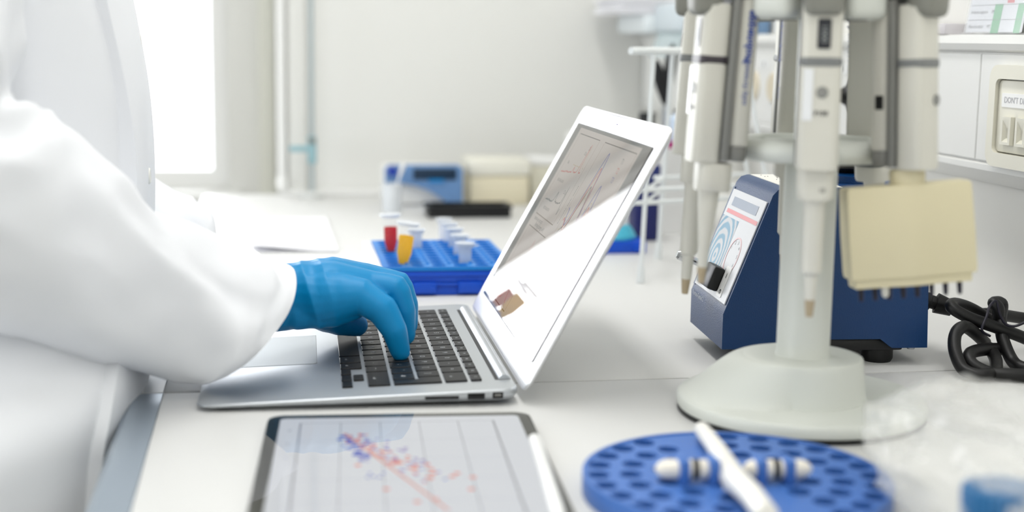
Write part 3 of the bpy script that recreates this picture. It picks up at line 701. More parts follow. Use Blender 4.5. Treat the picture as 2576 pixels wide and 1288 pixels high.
p = atz(1013, 668, RH-0.002); microtube((p.x, p.y, RH-0.0012), 0.13, -0.1, 'tilted microtube of yellow liquid at the front of the blue rack', M_YEL, 0.0285, faceted=True)
names = ('nearest', 'second', 'third', 'fourth', 'farthest')
for k, (u, v) in enumerate(((1170, 662), (1156, 640), (1143, 622), (1130, 608), (1117, 596))):
    p = atz(u, v-4, RH); microtube((p.x, p.y, RH-0.0165), 0.0, 0.4*k, 'empty frosted microtube in the right row of the rack, %s of five' % names[k], None, group='empty microtubes in the right row', m=M_PPW, openlid=True, scale=0.82)
p = atz(1047, 622, RH); microtube((p.x, p.y, RH-0.016), 0.0, 2.0, 'empty frosted microtube half hidden behind the yellow one', None, m=M_PPW, scale=0.82)

# ------------------------------------------------------------------ paper on the bench
pap = thing('paper_sheet', 'white folded sheet of paper lying by the bench edge behind the person', 'paper', (0, 0, 0))
q = [atz(618, 552, 0.001), atz(820, 548, 0.001), atz(851, 632, 0.001), atz(640, 634, 0.001)]
def sheet(z0, lift, k):
    bm = bmesh.new(); n = 12; G = []
    for i in range(n+1):
        a = q[0].lerp(q[1], i/n); b = q[3].lerp(q[2], i/n); row = []
        for j in range(n+1):
            pnt = a.lerp(b, j/n); e = max(0, (j/n-0.6)/0.4)**2*max(0, 1-i/n*1.4)*lift
            row.append(bm.verts.new((pnt.x, pnt.y+k, z0+e)))
        G.append(row)
    for i in range(n):
        for j in range(n): bm.faces.new((G[i][j], G[i][j+1], G[i+1][j+1], G[i+1][j]))
    return bm
M_PAP = mat('paper', (246, 246, 250), 0.8)
obj('leaf', sheet(0.0008, 0.0, 0), M_PAP, pap); obj('leaf', sheet(0.0018, 0.007, 0.002), M_PAP, pap)
ln = [bx(q[0].x+0.03+0.02*i, q[0].x+0.042+0.02*i, q[3].y+0.06+0.05*(i % 3), q[3].y+0.062+0.05*(i % 3), 0.0022, 0.0024) for i in range(4)]
obj('print_lines', join(*ln), mat('pale print', (214, 218, 232), 0.8), pap)

# ------------------------------------------------------------------ things at the back of the bench
def box_thing(name, label, cat, x0, x1, y0, y1, z0, z1, m, r=0.003):
    return tag(obj(name, bx(x0, x1, y0, y1, z0, z1, r, 3), m), label, cat)
bt = thing('black_tray', 'flat black plastic tray in front of the blue instrument', 'tray', (0.343, 1.065, 0))
obj('tray_body', join(bx(-0.061, 0.061, -0.026, 0.026, 0, 0.013, 0.003)), M_BLACK, bt)
obj('tray_rim', plate_holes(rrect(0.126, 0.056, 0.004, 4), [rrect(0.112, 0.044, 0.003, 4)], 0.013, 0.018), M_BLACK, bt)
bi = thing('bench_instrument', 'small white benchtop instrument with blue arched housing and dark display', 'instrument', (0.292, 1.225, 0))
arch = [(-0.060, 0.030), (-0.060, 0.058), (-0.054, 0.064), (0.054, 0.064), (0.060, 0.058), (0.060, 0.0), (0.040, 0.0)]
arch += [(0.040-0.090*t, 0.036*math.sin(PI/2*min(1, t*1.15))**0.8) for t in (0.1, 0.25, 0.4, 0.6, 0.8, 1.0)]
bm = prism(arch, -0.012, 0.012, 0.002); bm = xf(bm, Matrix(((1, 0, 0, 0), (0, 0, 1, 0), (0, 1, 0, 0), (0, 0, 0, 1))))
obj('housing', mv(bm, 0, -0.034, 0), mat('instrument blue', (104, 142, 190), 0.4), bi)
obj('body', bx(-0.060, 0.040, -0.024, 0.05, 0, 0.060, 0.006), M_WHITE, bi)
obj('display', bx(-0.018, 0.050, -0.048, -0.045, 0.042, 0.060, 0.001), mat('dark display', (24, 48, 72), 0.3), bi)
obj('indicator', bx(0.006, 0.030, -0.0485, -0.0475, 0.038, 0.043), mat('cyan indicator', (20, 130, 200), 0.4), bi)
obj('knob', xf(lathe([(0.0, 0.012), (0.007, 0.012), (0.008, 0.0)], 20), Matrix.Translation((-0.050, -0.046, 0.056)) @ Matrix.Rotation(PI/2, 4, 'X')), mat('knob blue', (30, 60, 160), 0.4), bi)
cp = thing('beaker', 'translucent white beaker with a slanted spatula in it', 'beaker', (0.235, 1.105, 0))
obj('beaker_wall', lathe([(0.0, 0.0005), (0.013, 0.0005), (0.0135, 0.003), (0.0150, 0.042), (0.0162, 0.043), (0.0162, 0.044), (0.0145, 0.044), (0.0130, 0.004), (0.0, 0.003)], 24), M_PPW, cp)
sp_ = tag(obj('spatula', tube([(-0.004, 0.0, 0.004), (0.010, 0, 0.050), (0.016, 0, 0.068), (0.018, 0, 0.074)], [0.0014, 0.0014, 0.0035, 0.0025], 10), M_WHITE, loc=(0.235, 1.105, 0.0008)), 'thin white spatula leaning in the beaker', 'spatula')
cb = thing('storage_box', 'cream storage box with a translucent lid by the back wall', 'box', (0.412, 1.235, 0))
obj('box_body', bx(-0.047, 0.047, -0.04, 0.04, 0, 0.046, 0.003), mat('cream cardboard', (222, 214, 188), 0.7), cb)
obj('box_lid', bx(-0.049, 0.049, -0.042, 0.042, 0.0462, 0.072, 0.004), mat('box lid', (228, 226, 214), 0.5), cb)
cb2 = thing('storage_box', 'narrow cream carton between the lidded box and the laptop screen', 'box', (0.492, 1.25, 0))
obj('box_body', bx(-0.026, 0.026, -0.03, 0.03, 0, 0.060, 0.002), mat('cream carton', (216, 213, 196), 0.7), cb2); obj('box_lid', bx(-0.027, 0.027, -0.031, 0.031, 0.060, 0.072, 0.002), M_WHITE, cb2)
bo = thing('reagent_bottle', 'white reagent bottle with a cap half hidden behind the laptop screen', 'bottle', (0.552, 1.27, 0))
obj('bottle_body', lathe([(0.0, 0), (0.028, 0), (0.030, 0.003), (0.030, 0.070), (0.026, 0.082), (0.016, 0.086), (0.0, 0.086)], 28), M_WHITE, bo)
obj('cap', lathe([(0.0175, 0.086), (0.0185, 0.088), (0.0185, 0.108), (0.017, 0.110), (0, 0.110)], 28), M_WHITE, bo)
# lattice rod with clamp by the window
rod = thing('support_rod', 'thin grey steel support rod with a clamp near the window', 'rod', (0.125, 1.315, 0))
obj('rod', lathe([(0.004, 0.008), (0.004, 1.2)], 12), mat('rod steel', (176, 186, 188), 0.4, metal=0.4), rod)
obj('foot', lathe([(0.02, 0), (0.02, 0.006), (0.006, 0.010), (0.004, 0.012)], 20), mat('rod foot', (206, 208, 206), 0.5), rod)
M_CL = mat('clamp steel', (150, 186, 194), 0.35, metal=0.3)
cl = obj('clamp', join(bx(-0.007, 0.007, -0.007, 0.007, 0.055, 0.100, 0.002), bx(-0.036, 0.006, -0.005, 0.005, 0.074, 0.084, 0.002)), M_CL, rod)
obj('clamp_screw', bx(-0.005, 0.005, -0.010, -0.006, 0.088, 0.098, 0.001), M_GREYP, cl)

# blue tray with a teal flask, navy box, white wire stand, white container with stationery
tr2 = thing('blue_tray', 'royal blue plastic tray behind the laptop lid', 'tray', (0.478, 0.715, 0))
obj('tray_body', bx(-0.034, 0.034, -0.028, 0.028, 0, 0.016, 0.003), M_RACK, tr2); obj('tray_foot', bx(0.018, 0.026, -0.031, -0.027, 0.002, 0.012, 0.001), M_RACK, tr2)
fl = thing('teal_flask', 'small translucent flask of teal liquid on the royal blue tray', 'flask', (0.478, 0.715, 0.0162))
obj('liquid', lathe([(0, 0), (0.026, 0), (0.027, 0.003), (0.022, 0.012), (0.017, 0.018), (0, 0.018)], 24), mat('teal liquid', (70, 178, 205), 0.3), fl)
obj('flask_neck', lathe([(0.017, 0.0182), (0.013, 0.030), (0.011, 0.05), (0.012, 0.052), (0, 0.052)], 24), M_PPW, fl)
nb = thing('navy_box', 'dark navy box standing behind the white wire stand', 'box', (0.540, 0.81, 0))
obj('box_body', bx(-0.016, 0.016, -0.02, 0.02, 0, 0.075, 0.003), mat('navy card', (22, 30, 92), 0.5), nb); obj('box_lid', bx(-0.017, 0.017, -0.021, 0.021, 0.075, 0.100, 0.003), mat('navy card lid', (30, 44, 108), 0.5), nb)
ws = thing('wire_stand', 'white coated wire stand with splayed legs behind the laptop lid', 'stand', (0.5, 0.55, 0))
WO = Vector((0.5, 0.55, 0)); M_WIRE = mat('white wire', (232, 236, 236), 0.35)
def wire(name, pts, r=0.0026): return obj(name, tube([Vector(p)-WO for p in pts], r, 10), M_WIRE, ws)
f1, f2 = atz(1611, 712, 0), atz(1655, 652, 0); t1, t2 = at(1645, 128, 0.52), at(1692, 128, 0.62)
f3 = Vector((0.640, 0.56, 0)); t3 = at(1872, 140, 0.585); f4 = Vector((0.655, 0.68, 0)); t4 = Vector((0.60, 0.66, t2.z))
for a, b in ((f1, t1), (f2, t2), (f3, t3), (f4, t4)):
    l = wire('leg', [a+Vector((0, 0, 0.001)), a.lerp(b, 0.5), b]); d_ = (b-a).normalized()
    obj('foot_cap', tube([a-WO, a+d_*0.018-WO], 0.0042, 10), M_WIRE, l)
wire('top_bar', [at(1587, 128, 0.50), t1, at(1760, 128, 0.54), t3], 0.0040); wire('top_bar', [t2-Vector((0.05, 0, 0)), t2, t4], 0.0032); wire('top_bar', [t1, t2], 0.0026); wire('top_bar', [t3, t4], 0.0026)
for k, z in ((0.40, 0), (0.345, 0)):
    a, b, c, e = f1.lerp(t1, k), f3.lerp(t3, k), f2.lerp(t2, k), f4.lerp(t4, k)
    wire('cross_wire', [a-Vector((0.018, 0, 0)), a, b]); wire('cross_wire', [c-Vector((0.012, 0, 0)), c, e]); wire('cross_wire', [a, c], 0.002)
wc = thing('white_container', 'tall white container behind the wire stand carrying stationery', 'container', (0.600, 0.90, 0))
obj('container_body', loft([[(x*k, y*k, z) for x, y in rrect(0.072, 0.08, 0.010, 5)] for z, k in ((0.0, 0.95), (0.004, 0.97), (0.110, 1.0), (0.112, 1.03), (0.116, 1.03))]), M_WHITE, wc)
mt = thing('magenta_tray', 'magenta tray on the white container', 'tray', (0.606, 0.885, 0.1162))
obj('tray_floor', bx(-0.030, 0.030, -0.026, 0.026, 0, 0.003, 0.001), mat('magenta plastic', (176, 44, 120), 0.4), mt); obj('tray_rim', plate_holes(rrect(0.06, 0.052, 0.003, 3), [rrect(0.054, 0.046, 0.003, 3)], 0.003, 0.009), MATS['magenta plastic'], mt)
for x, lab in ((-0.030, 'small black pot left of the blue bottle on the magenta tray'), (0.020, 'small black pot right of the blue bottle on the magenta tray')):
    t = thing('pen_pot', lab, 'pot', (0.606+x, 0.885, 0.120 if x > 0 else 0.1165)); 
    obj('pot_wall', lathe([(0.0, 0), (0.010, 0), (0.011, 0.045), (0.0095, 0.045), (0.009, 0.004), (0, 0.004)], 20), M_BLACK, t)
    if x < 0: t.location = (0.567, 0.905, 0.1165)
t = thing('small_bottle', 'pale blue small bottle with a black nozzle on the magenta tray', 'bottle', (0.602, 0.880, 0.1195))
obj('bottle_body', lathe([(0, 0), (0.009, 0), (0.0095, 0.002), (0.0095, 0.036), (0.004, 0.042), (0, 0.042)], 20), mat('pale blue bottle', (198, 214, 232), 0.3), t); obj('nozzle', lathe([(0.004, 0.042), (0.003, 0.048), (0, 0.049)], 14), M_BLACK, t)
sci = thing('scissors', 'black-handled scissors standing upright behind the wire stand', 'scissors', (0.592, 0.905, 0.1162))
def loop(cx_, cz, rx, rz, r, rot):
    P = []
    for i in range(24):
        a = 2*PI*i/24; x, z = rx*math.cos(a), rz*math.sin(a); k = 1-0.45*(z < 0)*abs(z/rz); x *= k
        P.append((cx_+x*math.cos(rot)-z*math.sin(rot), 0, cz+x*math.sin(rot)+z*math.cos(rot)))
    return tube(P, r, 10, True)
def tear(x0, z0, x1, z1, wmax, name):
    n = 14; rg_ = []
    for i in range(n+1):
        t = i/n; w_ = wmax*(0.16+0.84*math.sin(PI*min(1, t**1.5*0.94+0.03))**0.8) if 0 < i < n else wmax*0.12
        c = Vector((x0+(x1-x0)*t, 0, z0+(z1-z0)*t)); rg_.append([c+Vector((w_*math.cos(2*PI*k/16), 0.006*math.sin(2*PI*k/16)*min(1, w_/wmax+0.2), 0)) for k in range(16)])
    return obj(name, loft(rg_), M_BLACK, sci, smooth=60)
tear(-0.001, 0.056, -0.014, 0.118, 0.0090, 'handle'); tear(0.001, 0.056, 0.009, 0.140, 0.0085, 'handle')
obj('blade', join(bx(-0.003, 0.0, -0.001, 0.0, 0.0, 0.06), bx(0.0, 0.003, 0.0, 0.001, 0.0, 0.06)), M_ALU, sci)

# things on the ledge of the trunking
ZL = 0.2702
st = thing('paper_stack', 'stack of white papers jutting out over the ledge near the corner', 'papers', (0.655, 1.27, ZL))
for k in range(6):
    obj('sheet', mv(rt(bx(-0.058, 0.052, -0.085, 0.08, 0, 0.003, 0.0006, 1), 0.05*rnd.uniform(-1, 1), 'Z'), 0.004*rnd.uniform(-1, 1)-0.0, 0.004*rnd.uniform(-1, 1), 0.030+0.0042*k), M_PAP, st)
obj('tray_base', bx(-0.02, 0.055, -0.087, 0.082, 0.0, 0.0298, 0.003), mat('paper tray', (222, 228, 230), 0.5), st)
sv = thing('plastic_sleeve', 'pale blue translucent plastic sleeve hanging over the trunking ledge', 'sleeve', (0.686, 1.10, ZL))
obj('film', join(bx(-0.03, 0.028, -0.07, 0.07, 0.001, 0.0025, 0.0005, 1), xf(bx(-0.001, 0.001, -0.07, 0.07, -0.040, 0.0, 0.0005, 1), Matrix.Translation((-0.030, 0, 0.002)) @ Matrix.Rotation(0.35, 4, 'Y'))), mat('pale film', (206, 222, 226), 0.25, alpha=0.55), sv)
obj('folder', bx(-0.035, 0.026, -0.06, 0.08, 0.003, 0.045, 0.004), mat('pale blue folder', (208, 218, 224), 0.4), sv)
tb = thing('teal_carton', 'small teal and blue carton on the trunking ledge', 'carton', (0.70, 0.875, ZL))
obj('carton_body', bx(-0.009, 0.009, -0.022, 0.022, 0, 0.035, 0.001), mat('teal card', (0, 138, 172), 0.5), tb); obj('carton_end', bx(-0.0095, 0.0095, -0.05, -0.0222, 0, 0.032, 0.001), mat('slate card', (112, 142, 176), 0.5), tb)
sd = thing('sign_holder', 'clear acrylic holder with a printed red and green status table on the ledge', 'sign', (0.697, 0.215, ZL), 0)
M_ACR = mat('clear acrylic', (240, 242, 244), 0.1, alpha=0.25)
SM = Matrix.Translation((0.0, 0, 0)) @ frame((0, 0.052, 0.001), (0, -1, 0), (0.16, 0, 1))
def S_(bm): return xf(bm, SM)
obj('card', S_(bx(0, 0.100, 0.001, 0.075, -0.0004, 0.0, 0)), mat('card white', (240, 242, 248), 0.6), sd)
obj('holder_panel', S_(bx(-0.001, 0.101, 0, 0.076, 0.0004, 0.0016, 0.0003, 1)), M_ACR, sd)
obj('holder_base', bx(-0.006, 0.014, -0.050, 0.052, 0.0, 0.0012, 0.0003, 1), M_ACR, sd)
rows_t = ('Mitochondrial     MT', 'Immunocapture     IM', 'Helicos 5     HB', 'Helicobacter pylori   HP', 'Ribosomal    RB')
pr, gn, rd_ = [], [], []
for k, s in enumerate(rows_t):
    z = 0.006+0.0135*k
    pr.append(S_(mv(text_bm(s, 0.0048, align='LEFT'), 0.004, z, 0.0002))); pr.append(S_(ribbon([(0.002, z+0.0062), (0.098, z+0.0062)], 0.0004, 0.0002)))
for x0, x1, k0, k1, lst in ((0.046, 0.060, 0, 2, gn), (0.086, 0.097, 0, 2, gn), (0.066, 0.078, 2, 5, rd_)):
    lst.append(S_(rect(x0, x1, 0.0 + 0.0135*k0, 0.0135*k1-0.0006, 0.00015)))
obj('table_print', join(*pr), mat('print grey', (110, 112, 120), 0.7), sd, smooth=0)
obj('green_cells', join(*gn), mat('green cell', (70, 186, 120), 0.6), sd, smooth=0); obj('red_cells', join(*rd_), mat('red cell', (222, 44, 66), 0.6), sd, smooth=0)
cbx = thing('slide_box', 'flat clear plastic slide box lying beside the sign holder', 'box', (0.695, 0.326, ZL))
obj('box_shell', bx(-0.012, 0.016, -0.046, 0.030, 0, 0.010, 0.001), mat('clear box', (236, 232, 236), 0.2, alpha=0.6), cbx)
obj('box_end', bx(-0.0122, 0.016, 0.031, 0.045, 0, 0.010, 0.001), M_WHITE, cbx)
tx = text_bm('7.69735.760A  VPP-400', 0.0042); obj('box_print', xf(tx, frame((-0.0124, -0.008, 0.005), (0, -1, 0), (0, 0, 1))), mat('print faint', (178, 174, 178), 0.7), cbx, smooth=0)

# ------------------------------------------------------------------ pipette carousel
CX, CY = 0.421, -0.056
car = thing('pipette_carousel', 'pale grey pipette carousel with round weighted base and central pole', 'stand', (CX, CY, 0))
BC = Vector((0.004, 0.010)); BR = 0.088
rings = []
NT = 96
def bnd(th, R_):   # distance from the pole axis to the rim circle
    d = Vector((math.cos(th), math.sin(th))); b = d.dot(BC); return b+math.sqrt(max(0, b*b-BC.dot(BC)+R_*R_))
def hubw(th):      # width of the ramp round the hub: steep to the right and front, long to the left and back
    a = math.cos(th-math.radians(150)); return 0.0035+0.046*max(0, a)**1.2
def base_h(th, r, rim):
    rr = min(1, r/rim); h = 0.0125+0.0035*(1-rr**2)
    wd = hubw(th); r0 = 0.0415; t = min(1, max(0, (r-r0)/wd)); s = 1-(t*t*(3-2*t))
    return h+(0.043-h)*s
for f in [0.0, 0.2, 0.35] : rings.append([(0.036*f*math.cos(2*PI*i/NT)+1e-6*math.cos(2*PI*i/NT), 0.036*f*math.sin(2*PI*i/NT)+1e-6*math.sin(2*PI*i/NT), 0.0440) for i in range(NT)])
for a in (0.030, 0.036, 0.040, 0.0415):
    rings.append([(a*math.cos(2*PI*i/NT), a*math.sin(2*PI*i/NT), 0.0440 if a < 0.04 else 0.0436 if a < 0.041 else 0.043) for i in range(NT)])
for k in range(1, 29):
    r_ = []
    for i in range(NT):
        th = 2*PI*i/NT; rim = bnd(th, BR-0.002); r = 0.0415+(rim-0.0415)*(k/28)**1.5; r_.append((r*math.cos(th), r*math.sin(th), base_h(th, r, rim)))
    rings.append(r_)
for ins, z in ((0.0008, 0.0118), (0.0, 0.0105), (0.0, 0.0048), (0.001, 0.0036)):
    rings.append([(bnd(2*PI*i/NT, BR-ins)*math.cos(2*PI*i/NT), bnd(2*PI*i/NT, BR-ins)*math.sin(2*PI*i/NT), z) for i in range(NT)])
obj('base', loft(rings), M_STAND, car, smooth=50)
obj('base_ring', mv(lathe([(BR-0.003, 0.0), (BR-0.0005, 0.0004), (BR-0.0005, 0.0036), (BR-0.006, 0.0036)], 72), BC.x, BC.y, 0), M_BLACK, car)
obj('pole', lathe([(0.0195, 0.0435), (0.0185, 0.046), (0.0182, 0.170), (0.0175, 0.178), (0.0145, 0.182), (0.013, 0.186), (0.013, 0.30)], 40), M_STAND, car, smooth=40)
def ring_tube(R_, z, hw, hh, name):
    n, k = 72, 14; rg_ = []
    for i in range(n):
        a = 2*PI*i/n; rg_.append([((R_+hw*math.cos(2*PI*j/k))*math.cos(a), (R_+hw*math.cos(2*PI*j/k))*math.sin(a), z+hh*math.sin(2*PI*j/k)) for j in range(k)])
    rg_.append(rg_[0]); return obj(name, loft(rg_, False, False), M_STAND, car, smooth=60)
ring_tube(0.047, 0.189, 0.0075, 0.0075, 'lower_ring')
ring_tube(0.040, 0.290, 0.010, 0.0090, 'upper_ring')
ANG = [math.radians(a) for a in (-110, -166, 152, 80, 34, -63)]
for a in (-138, -85, -12, 62, 120, 173):
    m = math.radians(a)
    def P3(r, z, da=0.0): return Vector((r*math.cos(m+da), r*math.sin(m+da), z))
    h = obj('hanger_arm', rt(join(bx(0.010, 0.070, -0.014, 0.014, 0.276, 0.298, 0.006, 3)), m, 'Z'), M_STAND, car)
    obj('arm_recess', rt(mv(lathe([(0.0, -0.0005), (0.010, 0.0), (0.010, 0.003), (0, 0.003)], 20, 1.0, 0.8), 0.050, 0, 0.2752), m, 'Z'), M_GREYP, h)
    obj('brace', tube([P3(0.012, 0.190), P3(0.047, 0.189)], 0.005, 10), M_STAND, car)
obj('top_cap', lathe([(0.046, 0.298), (0.046, 0.304), (0.036, 0.316), (0.012, 0.322), (0, 0.323)], 40), M_STAND, car)

BLUEINK = mat('blue ink', (44, 76, 160), 0.5); M_BAND = mat('dark band', (58, 52, 58), 0.4); M_BANDG = mat('grey band', (122, 124, 124), 0.4)
def pipette(k, label, kind):
    a = ANG[k]; R_ = 0.072
    t = thing('pipette', label, 'pipette', (CX+R_*math.cos(a), CY+R_*math.sin(a), 0.285), 0, 'pipettes hanging on the carousel')
    t.rotation_euler = (0, -0.055, a + {1: -0.25, 5: 0.10}.get(k, 0.0))
    zb = -0.104
    def sec(x0, x1, w0, w1, z0, z1, r, name, m, par=None):
        xc = (x0+x1)/2
        def rr(w_, z): return [(xc+x, y, z) for x, y in rrect(x1-x0, w_, r, 5)]
        return obj(name, loft([rr(w0*0.9, z0), rr(w0, z0+0.002), rr((w0+w1)/2, (z0+z1)/2), rr(w1, z1-0.002), rr(w1*0.94, z1)]), m, par or t)
    fs = sec(0.0, 0.0185, 0.0262, 0.0245, zb, 0.0, 0.0055, 'front_shell', M_BEIGE)
    sec(-0.0055, 0.0, 0.0278, 0.0264, zb+0.0015, 0.004, 0.002, 'grip_strip', M_GREYP)
    rs = sec(-0.0190, -0.0055, 0.0262, 0.0245, zb+0.012, 0.004, 0.005, 'rear_shell', M_BEIGE)
    sec(-0.0185, -0.0056, 0.0258, 0.0262, zb+0.002, zb+0.0118, 0.005, 'rear_foot', M_GREYP)
    band = M_BAND if k == 1 else M_BANDG
    sec(-0.0004, 0.0189, 0.0268, 0.0266, -0.0395, -0.0340, 0.0055, 'colour_band', band)
    fh = obj('finger_rest', join(bx(-0.018, 0.0205, -0.0150, 0.0150, 0.0045, 0.034, 0.006, 3), xf(bx(0.006, 0.0255, -0.012, 0.012, -0.006, 0.020, 0.005, 3), Matrix.Rotation(0.12, 4, 'Y'))), mat('finger rest grey', (132, 132, 124), 0.45), t)
    obj('push_button', lathe([(0.006, 0.034), (0.006, 0.052), (0.0105, 0.053), (0.0105, 0.062), (0.008, 0.064), (0, 0.064)], 24), M_GREYP if k % 2 else M_BEIGE, t)
    FX = 0.0187
    def face(bm): return xf(bm, frame((FX, 0, 0), (0, 1, 0), (0, 0, 1)))       # printed on the outward face
    if kind != 'multi':
        obj('volume_window', face(prism([(x+0.001, y-0.0195) for x, y in rrect(0.0082, 0.0185, 0.0012, 3)], 0, 0.0005)), mat('volume window', (42, 44, 50), 0.25), fs)
        obj('volume_digits', face(mv(xf(text_bm('1000', 0.0055), Matrix.Rotation(-PI/2, 4, 'Z')), 0.001, -0.0195, 0.0006)), mat('digit grey', (150, 154, 152), 0.5), fs, smooth=0)
        obj('logo_disc', face(mv(lathe([(0.0, 0.0004), (0.0037, 0.0004), (0.0037, 0.0)], 20), 0.0012, -0.0555, 0)), mat('logo grey', (138, 138, 134), 0.4), fs)
        obj('volume_print', face(mv(text_bm('P100', 0.0042, bold=0.0001), 0.001, -0.0685, 0.0004)), mat('print dark', (70, 70, 72), 0.6), fs, smooth=0)
        obj('label_sticker', face(bx(-0.0105, -0.0045, -0.073, -0.041, 0, 0.0003)), mat('sticker', (232, 234, 236), 0.25), fs)
    else:
        obj('logo_disc', face(mv(lathe([(0.0, 0.0004), (0.0037, 0.0004), (0.0037, 0.0)], 20), 0.006, -0.060, 0)), mat('logo grey', (138, 138, 134), 0.4), fs)
    # prints on the two flanks of the rear shell
    for s in (-1, 1):
        def flank(bm, z=0.0004): return xf(bm, frame((-0.012, s*(0.0130+z), 0), (0, 0, -1), (s, 0, 0)))
        if kind == 'multi':
            obj('eject_button', flank(mv(bx(-0.0045, 0.0045, -0.003, 0.003, 0, 0.001, 0.0004, 1), 0.061, -0.001, 0)), M_BLACK, rs)
        else:
            obj('maker_print', flank(mv(text_bm('eppendorf', 0.0082, bold=0.0002), 0.020, 0.0, 0.0)), BLUEINK, rs, smooth=0)
            obj('model_print', flank(mv(text_bm('Research plus', 0.0056), 0.049, 0.0, 0.0)), BLUEINK, rs, smooth=0)
    # lower part
    if kind == 'multi':
        ne = obj('neck', mv(lathe([(0.0105, 0), (0.0115, -0.003), (0.011, -0.012), (0.0125, -0.014), (0.0125, -0.018)], 24), 0.002, 0, zb), M_CREAM, t)
        H = Matrix.Translation((0.0, 0, zb-0.0095)) @ Matrix.Rotation(-a+math.radians(-14), 4, 'Z') @ Matrix.Rotation(-0.05, 4, 'Y') @ Matrix.Scale(0.90, 4)
        def hd(bm): return xf(bm, H)
        rg_ = []
        for z, w0, d0, cx_ in ((0.0, 0.0860, 0.022, 0.0), (-0.002, 0.0890, 0.024, 0.0), (-0.035, 0.0905, 0.025, 0.0005), (-0.063, 0.0905, 0.025, 0.001), (-0.066, 0.0895, 0.024, 0.001), (-0.0662, 0.0845, 0.021, 0.001), (-0.0725, 0.0835, 0.020, 0.001)):
            rg_.append([(cx_+x, y-(0.0035*math.exp(-((x)/0.016)**2) if y < 0 else 0), z) for x, y in [(w0*(i/24-0.5), -d0/2) for i in range(25)]+[(w0*(0.5-i/24), d0/2) for i in range(25)]])
        h = obj('manifold', hd(loft(rg_)), M_CREAM, t)
        obj('side_clip', hd(bx(0.0445, 0.0475, -0.006, 0.006, -0.061, -0.052, 0.001)), M_GREYP, h)
        for j in range(8):
            x = -0.0350+0.0103*j
            obj('tip_cone', hd(mv(lathe([(0.0022, 0.0), (0.0018, -0.008), (0.0014, -0.0105), (0, -0.0106)], 12), x, 0, -0.0725)), mat('cone dark', (24, 22, 40), 0.4), h)
        obj('ejector_pin', hd(mv(lathe([(0.0028, 0.0), (0.0026, -0.006), (0.0012, -0.008), (0, -0.008)], 12), -0.0190, -0.006, -0.0725)), M_BEIGE, h)
    else:
        L0 = {0: 0.064, 1: 0.052, 2: 0.070, 3: 0.06, 4: 0.06}[k]; w0 = {0: 0.0068, 1: 0.0066, 2: 0.0068, 3: 0.006, 4: 0.007}[k]
        cl_ = sec(-0.011, 0.012, 0.0225, 0.0235, zb-0.019, zb-0.0002, 0.0075, 'collar', M_BEIGE)
        if k == 4: sec(-0.0125, 0.0135, 0.0250, 0.0255, zb-0.008, zb-0.0004, 0.0078, 'collar_ring', mat('ring dark grey', (104, 106, 106), 0.45))
        obj('collar_print', face(mv(text_bm({0: '10', 1: '', 2: '', 3: '100', 4: '20'}[k] or '-', 0.0042), 0.004, zb-0.0125, -0.0064)), mat('print dark', (70, 70, 72), 0.6), cl_, smooth=0)
        sh = obj('shaft', mv(lathe([(w0*1.15, 0), (w0, -0.004), (w0*0.93, -L0*0.72), (w0*0.62, -L0*0.76 if k != 1 else -L0*0.5), (w0*0.55, -L0), (0, -L0)] if k != 1 else [(w0*1.1, 0), (w0, -0.01), (w0*0.62, -L0*0.7), (w0*0.5, -L0), (0, -L0)], 24), 0.002, 0, zb-0.019), M_BEIGE, t)
        obj('tip_cone', mv(lathe([(w0*0.5, 0), (w0*0.34, -0.011), (0, -0.0112)], 16), 0.002, 0, zb-0.019-L0), mat('tip tan', (176, 160, 132), 0.5), t)
    return t
pipette(0, 'pipette nearest the camera with dark volume window, before the carousel pole', 'single')
pipette(1, 'pipette with dark band and blue lettering on its flank, left front of the carousel', 'single')
pipette(2, 'leftmost pipette on the carousel, partly behind the blue-lettered one', 'single')
pipette(3, 'pipette hanging directly behind the carousel pole', 'single')
pipette(4, 'pipette with dark grey collar ring behind the cream multichannel head', 'single')
pipette(5, 'multichannel pipette with wide cream eight-tip head on the right of the carousel', 'multi')

# ------------------------------------------------------------------ vortex mixer and its cord
vm = thing('vortex_mixer', 'dark blue vortex mixer with slanted white front panel behind the carousel', 'mixer', (0.411, 0.090, 0), -0.070)
VX, VY, VZ0, VZ1 = 0.168, 0.112, 0.015, 0.146
side = [(0.0, VZ0), (0.0, 0.044), (0.002, 0.049), (0.037, VZ1-0.006), (0.041, VZ1-0.0015), (0.046, VZ1), (VX-0.006, VZ1), (VX-0.001, VZ1-0.005), (VX+0.004, VZ0), (VX-0.026, VZ0), (VX-0.036, 0.0225), (0.060, 0.0225), (0.050, VZ0)]
bm = loft([[(x, y, z) for x, z in side] for y in (0.0, 0.0)][:1]+[[(x, VY, z) for x, z in side]])
obj('housing', bm, M_NAVY, vm, smooth=40)
obj('base_pan', bx(0.02, VX-0.015, 0.004, VY-0.004, 0.012, 0.0220, 0.002), M_BLACK, vm)
obj('top_sheet', bx(0.048, 0.095, 0.004, VY-0.004, VZ1, VZ1+0.0006), mat('top sheet', (232, 230, 222), 0.5), vm)
spk = [mv(lathe([(0.0006, 0), (0.0004, 0.0003), (0, 0.0003)], 6), rnd.uniform(0.05, 0.092), rnd.uniform(0.006, VY-0.006), VZ1+0.0006) for _ in range(26)]
o = obj('specks', join(*spk), M_BLACK, vm); o['kind'] = 'stuff'
for x in (0.035, VX-0.030):
    for y in (0.022, VY-0.022):
        obj('rubber_foot', mv(lathe([(0.0, 0), (0.0115, 0), (0.0130, 0.003), (0.0130, 0.012), (0.010, 0.0125)], 24), x, y, 0), M_RUB, vm)
obj('screw', mv(lathe([(0.003, 0.0), (0.004, 0.002), (0.004, 0.004)], 14), VX-0.006, 0.010, VZ0-0.003), M_ALU, vm)
